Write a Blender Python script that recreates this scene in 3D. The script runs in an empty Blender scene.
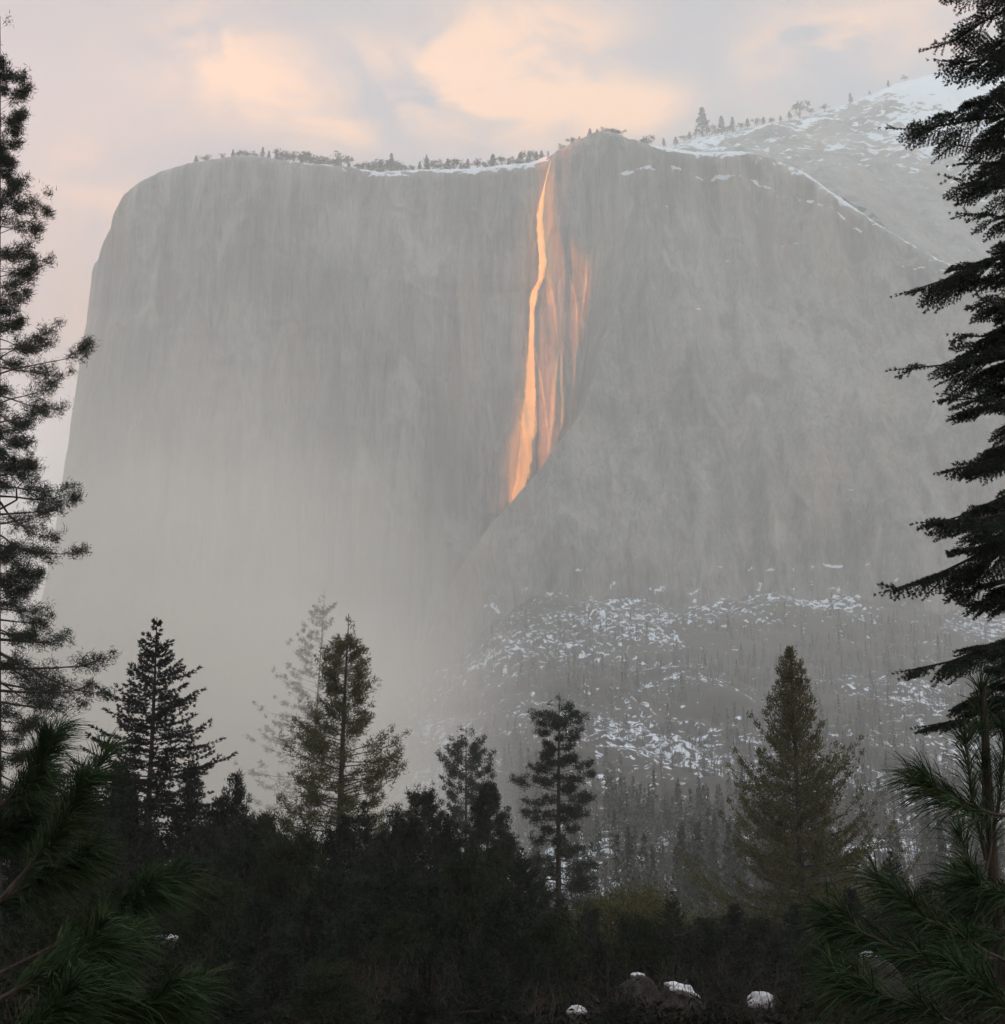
import bpy, math, random
import numpy as np
from mathutils import Vector

S = bpy.context.scene
COL = S.collection
# ------------------------------------------------------------------ camera
F = 1500.0
TH = math.radians(14.0)
cam_d = bpy.data.cameras.new('camera')
cam = bpy.data.objects.new('camera', cam_d)
COL.objects.link(cam)
cam.location = (0, 0, 0)
cam.rotation_euler = (math.radians(90) + TH, 0, 0)
cam_d.sensor_fit = 'HORIZONTAL'
cam_d.sensor_width = 36.0
cam_d.lens = F / 1005.0 * 36.0
cam_d.clip_start = 0.1
cam_d.clip_end = 20000
S.camera = cam

# ------------------------------------------------------------------ light
HAZE_DENS = 0.00031
MIST_DENS = 0.0150
SUN_EL = math.radians(4.0)
SUN_H = np.array([0.80, 0.60])                     # horizontal direction in which sunlight travels
sun_travel = np.array([SUN_H[0]*math.cos(SUN_EL), SUN_H[1]*math.cos(SUN_EL), -math.sin(SUN_EL)])
sd = bpy.data.lights.new('sun', 'SUN')
sd.energy = 5.0
sd.angle = math.radians(0.5)
sd.color = (1.0, 0.225, 0.015)
sun = bpy.data.objects.new('sun', sd)
COL.objects.link(sun)
sun.location = (-3000, -2000, 2500)
sun.rotation_euler = Vector(sun_travel.tolist()).to_track_quat('-Z', 'Y').to_euler()

S.view_settings.view_transform = 'Standard'
S.view_settings.look = 'None'
S.view_settings.gamma = 1.0
S.view_settings.exposure = 1.98
S.cycles.volume_bounces = 2
S.cycles.max_bounces = 6
S.cycles.diffuse_bounces = 2
S.cycles.transparent_max_bounces = 12

class NT:
    """tiny node helper"""
    def __init__(s, tree):
        s.t = tree; tree.nodes.clear()
    def n(s, typ, **kw):
        nd = s.t.nodes.new(typ)
        for k, v in kw.items():
            if k.startswith('i_'):
                nd.inputs[int(k[2:])].default_value = v
            else:
                setattr(nd, k, v)
        return nd
    def l(s, a, b): s.t.links.new(a, b)
    def math(s, op, a, b=None, c=None, clamp=False):
        nd = s.t.nodes.new('ShaderNodeMath'); nd.operation = op; nd.use_clamp = clamp
        for i, v in enumerate((a, b, c)):
            if v is None: continue
            if isinstance(v, (int, float)): nd.inputs[i].default_value = v
            else: s.l(v, nd.inputs[i])
        return nd.outputs[0]
    def sstep(s, v, a, b):
        nd = s.t.nodes.new('ShaderNodeMapRange'); nd.interpolation_type = 'SMOOTHSTEP'
        s.l(v, nd.inputs[0]); nd.inputs[1].default_value = a; nd.inputs[2].default_value = b
        return nd.outputs[0]
    def mix(s, f, a, b):
        nd = s.t.nodes.new('ShaderNodeMix'); nd.data_type = 'RGBA'
        if isinstance(f, (int, float)): nd.inputs[0].default_value = f
        else: s.l(f, nd.inputs[0])
        for i, v in ((6, a), (7, b)):
            if isinstance(v, tuple): nd.inputs[i].default_value = v + ((1,) if len(v) == 3 else ())
            else: s.l(v, nd.inputs[i])
        return nd.outputs[2]
    def noise(s, vec, scale, detail=4, rough=.55, dist=0):
        nd = s.t.nodes.new('ShaderNodeTexNoise')
        nd.inputs['Scale'].default_value = scale; nd.inputs['Detail'].default_value = detail
        nd.inputs['Roughness'].default_value = rough; nd.inputs['Distortion'].default_value = dist
        s.l(vec, nd.inputs['Vector']); return nd.outputs[0]
    def mapv(s, vec, sc=(1, 1, 1), loc=(0, 0, 0), rot=(0, 0, 0)):
        nd = s.t.nodes.new('ShaderNodeMapping')
        nd.inputs['Scale'].default_value = sc; nd.inputs['Location'].default_value = loc
        nd.inputs['Rotation'].default_value = rot
        s.l(vec, nd.inputs[0]); return nd.outputs[0]

def ray(px, py):
    u = (px - 502.5) / F; v = (512 - py) / F
    return np.array([u, math.cos(TH) - v*math.sin(TH), math.sin(TH) + v*math.cos(TH)])
def P(px, py, Y):
    r = ray(px, py); return r * (Y / r[1])

# ---- world: Nishita sky under a broken sunset cloud layer, placed by direction
W = bpy.data.worlds.new('World'); S.world = W; W.use_nodes = True
w = NT(W.node_tree)
sky = w.n('ShaderNodeTexSky', sky_type='NISHITA', sun_disc=False, sun_elevation=SUN_EL,
          sun_rotation=math.atan2(-SUN_H[0], -SUN_H[1]), altitude=1200, air_density=1.0, dust_density=2.0, ozone_density=1.0)
tc = w.n('ShaderNodeTexCoord'); dirv = tc.outputs['Generated']
sep = w.n('ShaderNodeSeparateXYZ'); w.l(dirv, sep.inputs[0])
SKYG = 2.9
# pale veil: bluish grey up, whiter towards the horizon
warp = w.noise(w.mapv(dirv, (3.0, 3.0, 6.0)), 1.0, 5, .55)
warpo = w.math('MULTIPLY_ADD', warp, 0.16, -0.08)
el = w.math('ADD', sep.outputs[2], warpo)
veil = w.mix(w.sstep(el, 0.28, 0.52), (0.34, 0.37, 0.41), (0.21, 0.28, 0.40))
veil = w.mix(w.sstep(sep.outputs[2], 0.37, 0.20), veil, (1.45, 1.60, 1.70))

# glowing cloud masses
blobs = [(225, 62, .060, .030, 1.0), (330, 118, .040, .022, .55), (455, 62, .060, .035, 1.0), (500, 108, .060, .022, .9),
         (575, 78, .035, .030, .55), (640, 112, .040, .018, .8), (110, 190, .050, .040, .40), (850, 38, .060, .020, .65), (560, 20, .05, .02, .5),
         (85, 300, .03, .04, .22), (960, 10, .05, .02, .4), (765, 75, .03, .03, .25)]
acc = None
for (bx, by, rx, rz, amp) in blobs:
    r = ray(bx, by); r = r / np.linalg.norm(r)
    dx = w.math('MULTIPLY', w.math('SUBTRACT', sep.outputs[0], float(r[0])), 1/rx)
    dz = w.math('MULTIPLY', w.math('SUBTRACT', sep.outputs[2], float(r[2])), 1/rz)
    d2 = w.math('ADD', w.math('MULTIPLY', dx, dx), w.math('MULTIPLY', dz, dz))
    g = w.math('MULTIPLY', w.math('EXPONENT', w.math('MULTIPLY', d2, -1.25)), amp)
    acc = g if acc is None else w.math('ADD', acc, g)
cn = w.noise(w.mapv(dirv, (13, 13, 26), rot=(0, .3, 0)), 1.0, 8, .6, .6)
cmask = w.math('MULTIPLY', acc, w.math('MULTIPLY_ADD', cn, 6.0, -2.25), clamp=True)
front = w.sstep(sep.outputs[1], 0.0, 0.4)
cmask = w.math('MULTIPLY', cmask, front)
# elsewhere round the sky a loose repeat of such clouds
cloud = w.mix(cmask, veil, (1.65, 0.82, 0.33))
scl = w.n('ShaderNodeVectorMath', operation='SCALE'); w.l(cloud, scl.inputs[0]); scl.inputs[3].default_value = SKYG
over = w.math('ADD', sep.outputs[2], w.math('MULTIPLY', w.math('SUBTRACT', 1.0, w.sstep(sep.outputs[1], .1, .7)), .45))
over = w.sstep(w.math('ADD', over, warpo), .52, .80)          # high thin overcast, brighter overhead and behind
ovc = w.mix(over, scl.outputs[0], (5.5, 5.95, 6.05))
skycol = w.mix(0.96, sky.outputs[0], ovc)
bg = w.n('ShaderNodeBackground'); w.l(skycol, bg.inputs[0]); bg.inputs[1].default_value = 0.08
out = w.n('ShaderNodeOutputWorld'); w.l(bg.outputs[0], out.inputs[0])

# ------------------------------------------------------------------ tools
_LAT = {}
def vnoise(x, y, seed):
    n = 256
    if seed not in _LAT: _LAT[seed] = np.random.default_rng(seed).random((n, n))
    L = _LAT[seed]
    xi = np.floor(x).astype(int); yi = np.floor(y).astype(int)
    fx = x - xi; fy = y - yi
    fx = fx*fx*(3-2*fx); fy = fy*fy*(3-2*fy)
    a = L[xi % n, yi % n]; b = L[(xi+1) % n, yi % n]; c = L[xi % n, (yi+1) % n]; d = L[(xi+1) % n, (yi+1) % n]
    return (a*(1-fx)+b*fx)*(1-fy) + (c*(1-fx)+d*fx)*fy - .5
def fbm(x, y, seed, o=4, g=.5):
    r = 0; a = 1
    for k in range(o):
        r = r + a*vnoise(x*2**k + 17.3*k, y*2**k + 5.1*k, seed + k); a *= g
    return r
def sm(x, a, b):
    t = np.clip((x-a)/(b-a), 0, 1); return t*t*(3-2*t)

def mesh_obj(name, verts, faces, mat=None, parent=None, smooth=False, attrs=None):
    """verts (N,3), faces (M,k) numpy with constant k"""
    verts = np.ascontiguousarray(verts, dtype=np.float32); faces = np.ascontiguousarray(faces, dtype=np.int32)
    me = bpy.data.meshes.new(name)
    me.vertices.add(len(verts)); me.vertices.foreach_set('co', verts.ravel())
    m, k = faces.shape
    me.loops.add(m*k); me.loops.foreach_set('vertex_index', faces.ravel())
    me.polygons.add(m); me.polygons.foreach_set('loop_start', np.arange(0, m*k, k, dtype=np.int32))
    me.polygons.foreach_set('loop_total', np.full(m, k, dtype=np.int32))
    me.update(calc_edges=True)
    me.polygons.foreach_set('use_smooth', np.full(m, smooth, dtype=bool))
    if attrs:
        for an, av in attrs.items():
            a = me.attributes.new(an, 'FLOAT', 'POINT'); a.data.foreach_set('value', np.ascontiguousarray(av, dtype=np.float32).ravel())
    if mat: me.materials.append(mat)
    ob = bpy.data.objects.new(name, me); COL.objects.link(ob)
    if parent: ob.parent = parent
    return ob
def grid_faces(ny, nx, flip=False):
    i = np.arange(ny*nx).reshape(ny, nx)
    f = np.stack([i[:-1, :-1], i[:-1, 1:], i[1:, 1:], i[1:, :-1]], -1).reshape(-1, 4)
    return f[:, ::-1] if flip else f
def tag(o, label=None, cat=None, group=None, kind=None):
    if label: o['label'] = label
    if cat: o['category'] = cat
    if group: o['group'] = group
    if kind: o['kind'] = kind
    return o
def empty(name, loc=(0, 0, 0)):
    o = bpy.data.objects.new(name, None); COL.objects.link(o); o.location = loc; o.empty_display_size = .5
    return o
def interp(xs, pts):
    pts = sorted(pts); return np.interp(xs, [p[0] for p in pts], [p[1] for p in pts])

# ------------------------------------------------------------------ materials
def new_mat(name):
    m = bpy.data.materials.new(name); m.use_nodes = True
    return m, NT(m.node_tree)
def finish(m, t, color, rough=.85, bump=None, bdist=.1, bstr=.5, extra=None):
    b = t.n('ShaderNodeBsdfPrincipled')
    if isinstance(color, tuple): b.inputs['Base Color'].default_value = color + (1,)
    else: t.l(color, b.inputs['Base Color'])
    b.inputs['Roughness'].default_value = rough
    b.inputs['Specular IOR Level'].default_value = .25
    if bump is not None:
        bp = t.n('ShaderNodeBump'); bp.inputs['Distance'].default_value = bdist; bp.inputs['Strength'].default_value = bstr
        t.l(bump, bp.inputs['Height']); t.l(bp.outputs[0], b.inputs['Normal'])
    o = t.n('ShaderNodeOutputMaterial'); t.l(b.outputs[0], o.inputs[0])
    return b

def rock_snow_mat(name, dark, light, snow_fine=.06, snow_thr=.5, streak=True):
    m, t = new_mat(name)
    g = t.n('ShaderNodeNewGeometry'); pos = g.outputs['Position']
    if streak:
        s1 = t.noise(t.mapv(pos, (.05, .05, .006)), 1, 6, .65)
        s2 = t.noise(t.mapv(pos, (.25, .25, .02)), 1, 5, .65)
    else:
        s1 = t.noise(t.mapv(pos, (.03, .03, .03)), 1, 6, .65)
        s2 = t.noise(t.mapv(pos, (.3, .3, .1)), 1, 5, .65)
    big = t.noise(t.mapv(pos, (.006, .006, .004)), 1, 4, .6)
    f = t.math('ADD', t.math('MULTIPLY', s1, .45), t.math('ADD', t.math('MULTIPLY', s2, .35), t.math('MULTIPLY', big, .35)))
    rock = t.mix(t.sstep(f, .42, .72), dark, light)
    warm = t.noise(t.mapv(pos, (.012, .012, .003)), 1, 3, .5)
    rock = t.mix(t.math('MULTIPLY', t.sstep(warm, .5, .7), .35), rock, (.30, .235, .17))
    st = t.noise(t.mapv(pos, (.022, .022, .0016)), 1, 5, .6, .3)
    rock = t.mix(t.math('MULTIPLY', t.sstep(st, .52, .66), .55), rock, (.055, .058, .062))
    pale = t.noise(t.mapv(pos, (.014, .014, .007), loc=(31, 7, 3)), 1, 6, .65, .8)
    rock = t.mix(t.math('MULTIPLY', t.sstep(pale, .56, .66), .45), rock, (.40, .39, .37))
    vr = t.n('ShaderNodeTexVoronoi', feature='DISTANCE_TO_EDGE'); vr.inputs['Scale'].default_value = 1.0
    wpos = t.n('ShaderNodeVectorMath', operation='ADD'); t.l(t.mapv(pos, (.022, .012, .007), rot=(0, .12, 0)), wpos.inputs[0])
    nzc = t.n('ShaderNodeTexNoise'); nzc.inputs['Scale'].default_value = .02; nzc.inputs['Detail'].default_value = 5; t.l(pos, nzc.inputs['Vector']); t.l(nzc.outputs['Color'], wpos.inputs[1])
    t.l(wpos.outputs[0], vr.inputs['Vector'])
    rock = t.mix(t.math('MULTIPLY', t.sstep(vr.outputs['Distance'], .03, .0), .32), rock, (.04, .04, .042))
    at = t.n('ShaderNodeAttribute', attribute_name='snow')
    sn = t.noise(t.mapv(pos, (snow_fine, snow_fine, snow_fine*1.6)), 1, 6, .62, .3)
    val = t.math('ADD', at.outputs['Fac'], t.math('MULTIPLY_ADD', sn, 1.8, -.9))
    mask = t.sstep(val, snow_thr, snow_thr + .045)
    col = t.mix(mask, rock, (.60, .67, .75))
    bmp = t.math('ADD', t.math('MULTIPLY', s1, 3.0), s2)
    finish(m, t, col, .9, bmp, 4.0, .7)
    return m
M_CLIFF = rock_snow_mat('granite_cliff', (.09, .092, .095), (.27, .265, .25))
M_BACK = rock_snow_mat('granite_mountain', (.10, .10, .105), (.28, .28, .28), snow_fine=.045, streak=False)
def ground_mat():
    m, t = new_mat('forest_floor')
    g = t.n('ShaderNodeNewGeometry'); pos = g.outputs['Position']
    n1 = t.noise(t.mapv(pos, (.02, .02, .02)), 1, 6, .65)
    n2 = t.noise(t.mapv(pos, (.6, .6, .6)), 1, 6, .7)
    base = t.mix(t.sstep(t.math('ADD', t.math('MULTIPLY', n1, .5), t.math('MULTIPLY', n2, .5)), .4, .62), (.014, .014, .015), (.055, .049, .045))
    at = t.n('ShaderNodeAttribute', attribute_name='snow')
    sn = t.noise(t.mapv(pos, (.19, .09, .15)), 1, 6, .60, .6)
    val = t.math('ADD', at.outputs['Fac'], t.math('MULTIPLY_ADD', sn, 1.7, -.85))
    mask = t.sstep(val, .5, .53)
    sepp = t.n('ShaderNodeSeparateXYZ'); t.l(pos, sepp.inputs[0])
    base = t.mix(t.sstep(sepp.outputs[1], 900., 1450.), base, t.mix(n1, (.028, .027, .027), (.11, .102, .098)))
    col = t.mix(mask, base, (.56, .63, .72))
    finish(m, t, col, .95, t.math('ADD', n2, t.math('MULTIPLY', mask, .5)), .3, .6)
    return m
M_GROUND = ground_mat()
def foliage_mat(name, a, b, scale=.8):
    m, t = new_mat(name)
    g = t.n('ShaderNodeNewGeometry')
    n = t.noise(g.outputs['Position'], scale, 3, .6)
    ri = g.outputs['Random Per Island']
    f = t.math('ADD', t.math('MULTIPLY', n, .7), t.math('MULTIPLY', ri, .35))
    c = t.mix(t.sstep(f, .3, .75), a, b)
    finish(m, t, c, .75).inputs['Specular IOR Level'].default_value = .06
    return m
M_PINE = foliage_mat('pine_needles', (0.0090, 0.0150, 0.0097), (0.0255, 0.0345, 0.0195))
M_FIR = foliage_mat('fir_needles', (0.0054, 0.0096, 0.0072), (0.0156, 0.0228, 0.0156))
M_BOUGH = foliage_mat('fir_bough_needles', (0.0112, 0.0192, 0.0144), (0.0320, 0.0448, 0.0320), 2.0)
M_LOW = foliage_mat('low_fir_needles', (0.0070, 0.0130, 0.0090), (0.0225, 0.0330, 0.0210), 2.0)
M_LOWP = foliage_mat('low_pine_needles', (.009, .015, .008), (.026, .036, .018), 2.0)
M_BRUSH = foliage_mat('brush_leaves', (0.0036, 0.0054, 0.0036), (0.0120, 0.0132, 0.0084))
M_CEDAR = foliage_mat('cedar_sprays', (.040, .046, .018), (.100, .104, .042))
M_OAK = foliage_mat('oak_leaves', (.030, .036, .014), (.085, .088, .034))
M_NEAR = foliage_mat('long_pine_needles', (.012, .028, .014), (.034, .060, .026), 3.0)
def bark_mat(name, a, b):
    m, t = new_mat(name)
    g = t.n('ShaderNodeNewGeometry')
    n = t.noise(t.mapv(g.outputs['Position'], (9, 9, 1.8)), 1, 5, .65)
    finish(m, t, t.mix(t.sstep(n, .35, .65), a, b), .9, n, .05, .8)
    return m
M_BARK = bark_mat('bark', (.012, .010, .009), (.042, .034, .029))
M_TWIG = bark_mat('twig_bark', (.022, .019, .016), (.060, .050, .042))
M_BARE = bark_mat('bare_wood', (.03, .03, .032), (.085, .078, .074))
def snow_mat():
    m, t = new_mat('snow')
    g = t.n('ShaderNodeNewGeometry')
    n = t.noise(g.outputs['Position'], 6, 5, .6)
    finish(m, t, t.mix(n, (.42, .47, .52), (.66, .70, .75)), .8, n, .05, .5)
    return m
M_SNOW = snow_mat()
def boulder_mat():
    m, t = new_mat('boulder_granite')
    g = t.n('ShaderNodeNewGeometry')
    n = t.noise(g.outputs['Position'], 3, 6, .7)
    finish(m, t, t.mix(t.sstep(n, .35, .65), (.018, .019, .018), (.06, .06, .056)), .9, n, .08, .8)
    return m
M_BOULDER = boulder_mat()
def water_mat(name, dens, col=(.84, .66, .26)):  # white water tinted: part of the sunset orange sits in the base colour
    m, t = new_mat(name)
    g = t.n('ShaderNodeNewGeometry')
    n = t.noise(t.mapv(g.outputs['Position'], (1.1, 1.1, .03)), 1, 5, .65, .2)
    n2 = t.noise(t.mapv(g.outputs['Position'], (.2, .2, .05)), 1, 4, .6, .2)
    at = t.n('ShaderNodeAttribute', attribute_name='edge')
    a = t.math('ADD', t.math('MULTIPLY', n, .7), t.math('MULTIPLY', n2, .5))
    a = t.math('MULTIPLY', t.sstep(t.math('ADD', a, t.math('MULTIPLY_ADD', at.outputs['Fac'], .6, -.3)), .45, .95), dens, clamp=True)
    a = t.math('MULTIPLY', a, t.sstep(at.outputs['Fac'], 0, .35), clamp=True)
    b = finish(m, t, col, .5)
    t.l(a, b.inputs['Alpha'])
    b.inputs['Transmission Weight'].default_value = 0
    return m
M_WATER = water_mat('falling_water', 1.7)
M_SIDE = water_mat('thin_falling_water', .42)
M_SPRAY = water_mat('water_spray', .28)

# ------------------------------------------------------------------ the cliff
YC = 1850.0
left_px = [(28, 700), (15, 760), (45, 620), (60, 560), (68, 500), (75, 450), (85, 380), (92, 330), (97, 290), (103, 260)]
rim_px = [(103, 260), (108, 244), (118, 228), (122, 211), (130, 196), (143, 185), (165, 174), (190, 167), (215, 163), (240, 159), (262, 160),
          (300, 166), (340, 169), (380, 175), (420, 173), (470, 172), (500, 169), (530, 166), (545, 160), (552, 158), (560, 152), (570, 147), (585, 140),
          (600, 134), (615, 137), (640, 146), (665, 152), (700, 156), (740, 155), (765, 160), (800, 175), (840, 203), (870, 225),
          (930, 262), (1005, 290), (1200, 330), (1700, 380)]
bnd_px = [(598, 120), (592, 180), (586, 250), (584, 330), (581, 385), (570, 430), (548, 466), (515, 513), (480, 556), (450, 606), (425, 665), (405, 702), (375, 740), (330, 800), (250, 900)]
Lw = np.array([P(a, b, YC+60) for a, b in left_px]); Lw = Lw[np.argsort(Lw[:, 2])]
Rw = np.array([P(a, b, YC) for a, b in rim_px])
Bw = np.array([P(a, b, YC-60) for a, b in bnd_px]); Bw = Bw[np.argsort(Bw[:, 2])]
def xL(z): return np.interp(z, Lw[:, 2], Lw[:, 0])
def rimz(x): return np.interp(x, Rw[:, 0], Rw[:, 2])
def xB(z): return np.interp(z, Bw[:, 2], Bw[:, 0])
XR = 1500.0; Z0 = -40.0
def rim_rough(x): return 5*fbm(x/30, x*0+3.3, 91, 4) + 3*fbm(x/9, x*0+1.3, 92, 2)
def cliffy(x, z):
    """depth of the wall at world x, z"""
    xl = xL(z); d = np.clip(x - xl, 0, 1e9)
    y = np.full_like(x, YC, dtype=float)
    R = 150.
    dd = np.clip(R - d, 0, R); y += (R - np.sqrt(np.maximum(R*R - dd*dd, 0)))*1.2
    rz = rimz(x) ; e = np.clip(rz - z, 0, 1e9)
    Rr = 34.; de = np.clip(Rr - e, 0, Rr); y += (Rr - np.sqrt(np.maximum(Rr*Rr - de*de, 0)))*1.1
    # left wall leans back a little
    y += (z - 500)*.05
    # buttress to the right of the fall
    b = xB(z); wdt = 14 + 60*sm(z, 560, 900)
    Sb = sm(x - b, 0, 1)*0 + sm(x, b, b + wdt)
    amp = 40 + 210*(1 - sm(z, 250, 900))
    y -= amp*Sb
    y -= 120*sm(x, 200, 700)*(1 - sm(z, 300, 900))
    # recess of the fall
    y += 10*np.exp(-((x - (xB(z) - 30))/30)**2)*sm(z, 450, 650)
    # relief
    mac = fbm(x/170, z/520, 11, 3)*60
    rib = fbm(x/38 + .5*fbm(x/60, z/140, 5, 2), z/450, 21, 4)*17
    fine = fbm(x/9, z/160, 31, 4)*6
    horiz = fbm(x/120, z/28, 41, 4)*4
    fl = np.abs(fbm(x/60, z/160, 51, 3)); flake = -3*np.exp(-(fl/.05)**2)
    damp = np.clip(d/60, .15, 1)
    y += (mac*damp + rib*damp + fine + horiz + flake)
    return y
_px = np.unique(np.concatenate([np.linspace(103, 900, 260), np.linspace(910, 1700, 60)])); _py = interp(_px, rim_px)
_ly = np.linspace(262, 760, 60); _lx = interp(_ly, [(b, a) for a, b in left_px])
for _k in range(6):
    Yr = cliffy(Rw[:, 0].copy(), Rw[:, 2]-1.) if _k == 0 else cliffy(Rw[:, 0].copy(), Rw[:, 2])
    if _k == 0: Yr = np.full(len(_px), YC+40.)
    Rw = np.array([P(a, b, y_) for a, b, y_ in zip(_px, _py, Yr)])
    Rw[:, 0] = np.maximum.accumulate(Rw[:, 0])
    Yl = np.full(len(_ly), YC+180.) if _k == 0 else cliffy(Lw[:, 0].copy(), Lw[:, 2])
    q_ = np.array([P(a, b, y_) for a, b, y_ in zip(_lx, _ly, Yl[::-1] if _k else Yl)])
    Lw = q_[::-1]
NX, NZ = 860, 600
u = np.linspace(0, 1, NX)**1.12; v = np.linspace(0, 1, NZ)
U, V = np.meshgrid(u, v)
X = xL(300.) + U*(XR - xL(300.)); Z = Z0 + V*800
for k in range(6):
    Z = Z0 + V*(rimz(X) + rim_rough(X) - Z0)
    xl = xL(Z); X = xl + U*(XR - xl)
Yw = cliffy(X, Z)
def poly_d(x, z, pts):
    best = np.full(x.shape, 1e9)
    for (a, b) in zip(pts[:-1], pts[1:]):
        ax, az = a[0], a[2]; bx, bz = b[0], b[2]
        t = np.clip(((x-ax)*(bx-ax)+(z-az)*(bz-az))/((bx-ax)**2+(bz-az)**2 + 1e-9), 0, 1)
        best = np.minimum(best, np.hypot(x-ax-t*(bx-ax), z-az-t*(bz-az)))
    return best
def px_poly(pts, Y): return [P(a, b, Y) for a, b in pts]
snow = np.zeros_like(X)
e = rimz(X) - Z
zonel = sm(X, P(235, 160, YC)[0], P(330, 160, YC)[0])
snow += .66*zonel*np.exp(-(e/24.)**2) * (.55 + 1.0*np.clip(.5+fbm(X/60, Z/40, 71, 3), 0, 1))*(1 - .7*sm(X, P(540, 160, YC)[0], P(556, 160, YC)[0])*(1-sm(X, P(612, 160, YC)[0], P(630, 160, YC)[0])))
for pts, wd, am in (([(620, 150), (650, 158), (700, 158), (745, 157), (790, 168), (835, 190), (875, 226)], 4.0, .52), ([(905, 262), (935, 266), (955, 275)], 2.5, .5),
                    ([(945, 250), (985, 250)], 7, .6), ([(790, 226), (812, 227)], 1.6, .5), ([(718, 249), (735, 246)], 1.8, .5), ([(668, 197), (675, 197)], 2, .5),
                    ([(632, 247), (642, 248)], 2, .45), ([(815, 526), (822, 526)], 2.0, .6), ([(700, 262), (709, 258)], 2, .4), ([(720, 298), (728, 301)], 1.6, .4), ([(640, 316), (650, 317)], 1.6, .4),
                    ([(696, 313), (702, 312)], 2.2, .5), ([(900, 205), (928, 212)], 1.8, .5), ([(880, 228), (884, 222)], 1.5, .4), ([(570, 600), (620, 606)], 4.5, .36), ([(690, 598), (760, 601), (830, 600), (900, 603)], 4, .35)):
    snow = np.maximum(snow, am*np.exp(-(poly_d(X, Z, px_poly(pts, YC-80))/(wd*1.2))**2))
snow = np.maximum(snow, (.30*(1 - sm(Z, 300, 380)))*sm(X - xB(Z), 0, 60))      # ledges near the foot
rows = [np.stack([X, Yw, Z], -1)]
# the summit behind the rim
top = rows[0][-1]
back = []
for s_, dz in ((12, 5), (30, 7), (70, 7), (150, 2), (350, -10), (900, -60)):
    r = top.copy(); r[:, 1] += s_; r[:, 2] += dz + 4*fbm(r[:, 0]/20, r[:, 1]/20, 61, 3); back.append(r)
VV = np.concatenate([rows[0], np.array(back)], 0)
SN = np.concatenate([snow, np.tile(snow[-1], (len(back), 1))], 0)
# the hidden west side
lft = []
for s_, dx in ((900, 260), (500, 110), (250, 40), (90, 10)):
    c = VV[:, 0].copy(); c[:, 1] += s_; c[:, 0] += dx; lft.append(c)
VV = np.concatenate([np.array(lft).transpose(1, 0, 2), VV], 1)
SN = np.concatenate([np.zeros((SN.shape[0], 4)), SN], 1)
ny, nx = VV.shape[:2]
cliff = mesh_obj('cliff', VV.reshape(-1, 3), grid_faces(ny, nx), M_CLIFF, smooth=True, attrs={'snow': SN})
tag(cliff, 'huge sheer grey granite cliff rising out of the haze', 'cliff', kind='structure')
rimrow = VV[NZ-1, 4:]
def rim_point(px, back_=8):
    """point on the rim seen at image column px"""
    t_ = rimrow[:, 0]/rimrow[:, 1]
    # column in the picture
    u_ = rimrow[:, 0]/(rimrow[:, 1]*math.cos(TH) + rimrow[:, 2]*math.sin(TH))*F + 502.5
    i = int(np.argmin(abs(u_ - px))); p = rimrow[i].copy(); p[1] += back_; p[2] += back_*.35; return p

# ------------------------------------------------------------------ snowy mountain behind, right
ridge_px = [(560, 175), (610, 150), (640, 146), (670, 146), (700, 138), (730, 133), (760, 126), (800, 118), (850, 103), (900, 83), (940, 71), (1005, 62), (1100, 40), (1300, 20), (1800, 60)]
RY = 2450.
Rr = np.array([P(a, b, RY) for a, b in ridge_px])
nx, ny = 520, 240
gx = np.linspace(40, 2100, nx); gt = np.concatenate([np.linspace(0, 1, ny-20), 1 + np.linspace(.03, .8, 20)])
GX, GT = np.meshgrid(gx, gt)
zr = np.interp(GX, Rr[:, 0], Rr[:, 2])
Y0 = 1900 + 0*GX
zf = rimz(GX*YC/RY*1.05) - 60
GY = Y0 + (RY - Y0)*GT
prof = np.where(GT <= 1, GT**.95, 1 - (GT-1)*.5)
GZ = zf + (zr - zf)*prof
damp = 1 - .7*np.exp(-((GT-1)/.05)**2)
GZ += damp*(26*fbm(GX/90, GY/90, 81, 5) + 12*fbm(GX/22, GY/60, 86, 3))
sv = .36 + .34*sm(GX*1850/GY, P(860, 100, 1850)[0], P(930, 100, 1850)[0])*sm(GT, .62, .85) + .16*sm(GT, .78, .95)*sm(GX, 150, 300)
sv = sv - .02 + .30*fbm(GX/160, GY/60, 95, 3) - .10*(1-sm(GT, .3, .6))
back_m = mesh_obj('mountain', np.stack([GX, GY, GZ], -1).reshape(-1, 3), grid_faces(ny, nx), M_BACK, smooth=True, attrs={'snow': sv})
tag(back_m, 'snow streaked granite mountainside behind the cliff rim at right', 'mountain', kind='structure')
RIDGE_ROW = GZ[ny-21].copy()
def ridge_point(px):
    r = np.array([[a[0], 0] for a in ridge_px]); py = interp(px, ridge_px)
    p = P(px, py, RY-6)
    return np.array([p[0], RY - 3, np.interp(p[0], gx, RIDGE_ROW)])

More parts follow.
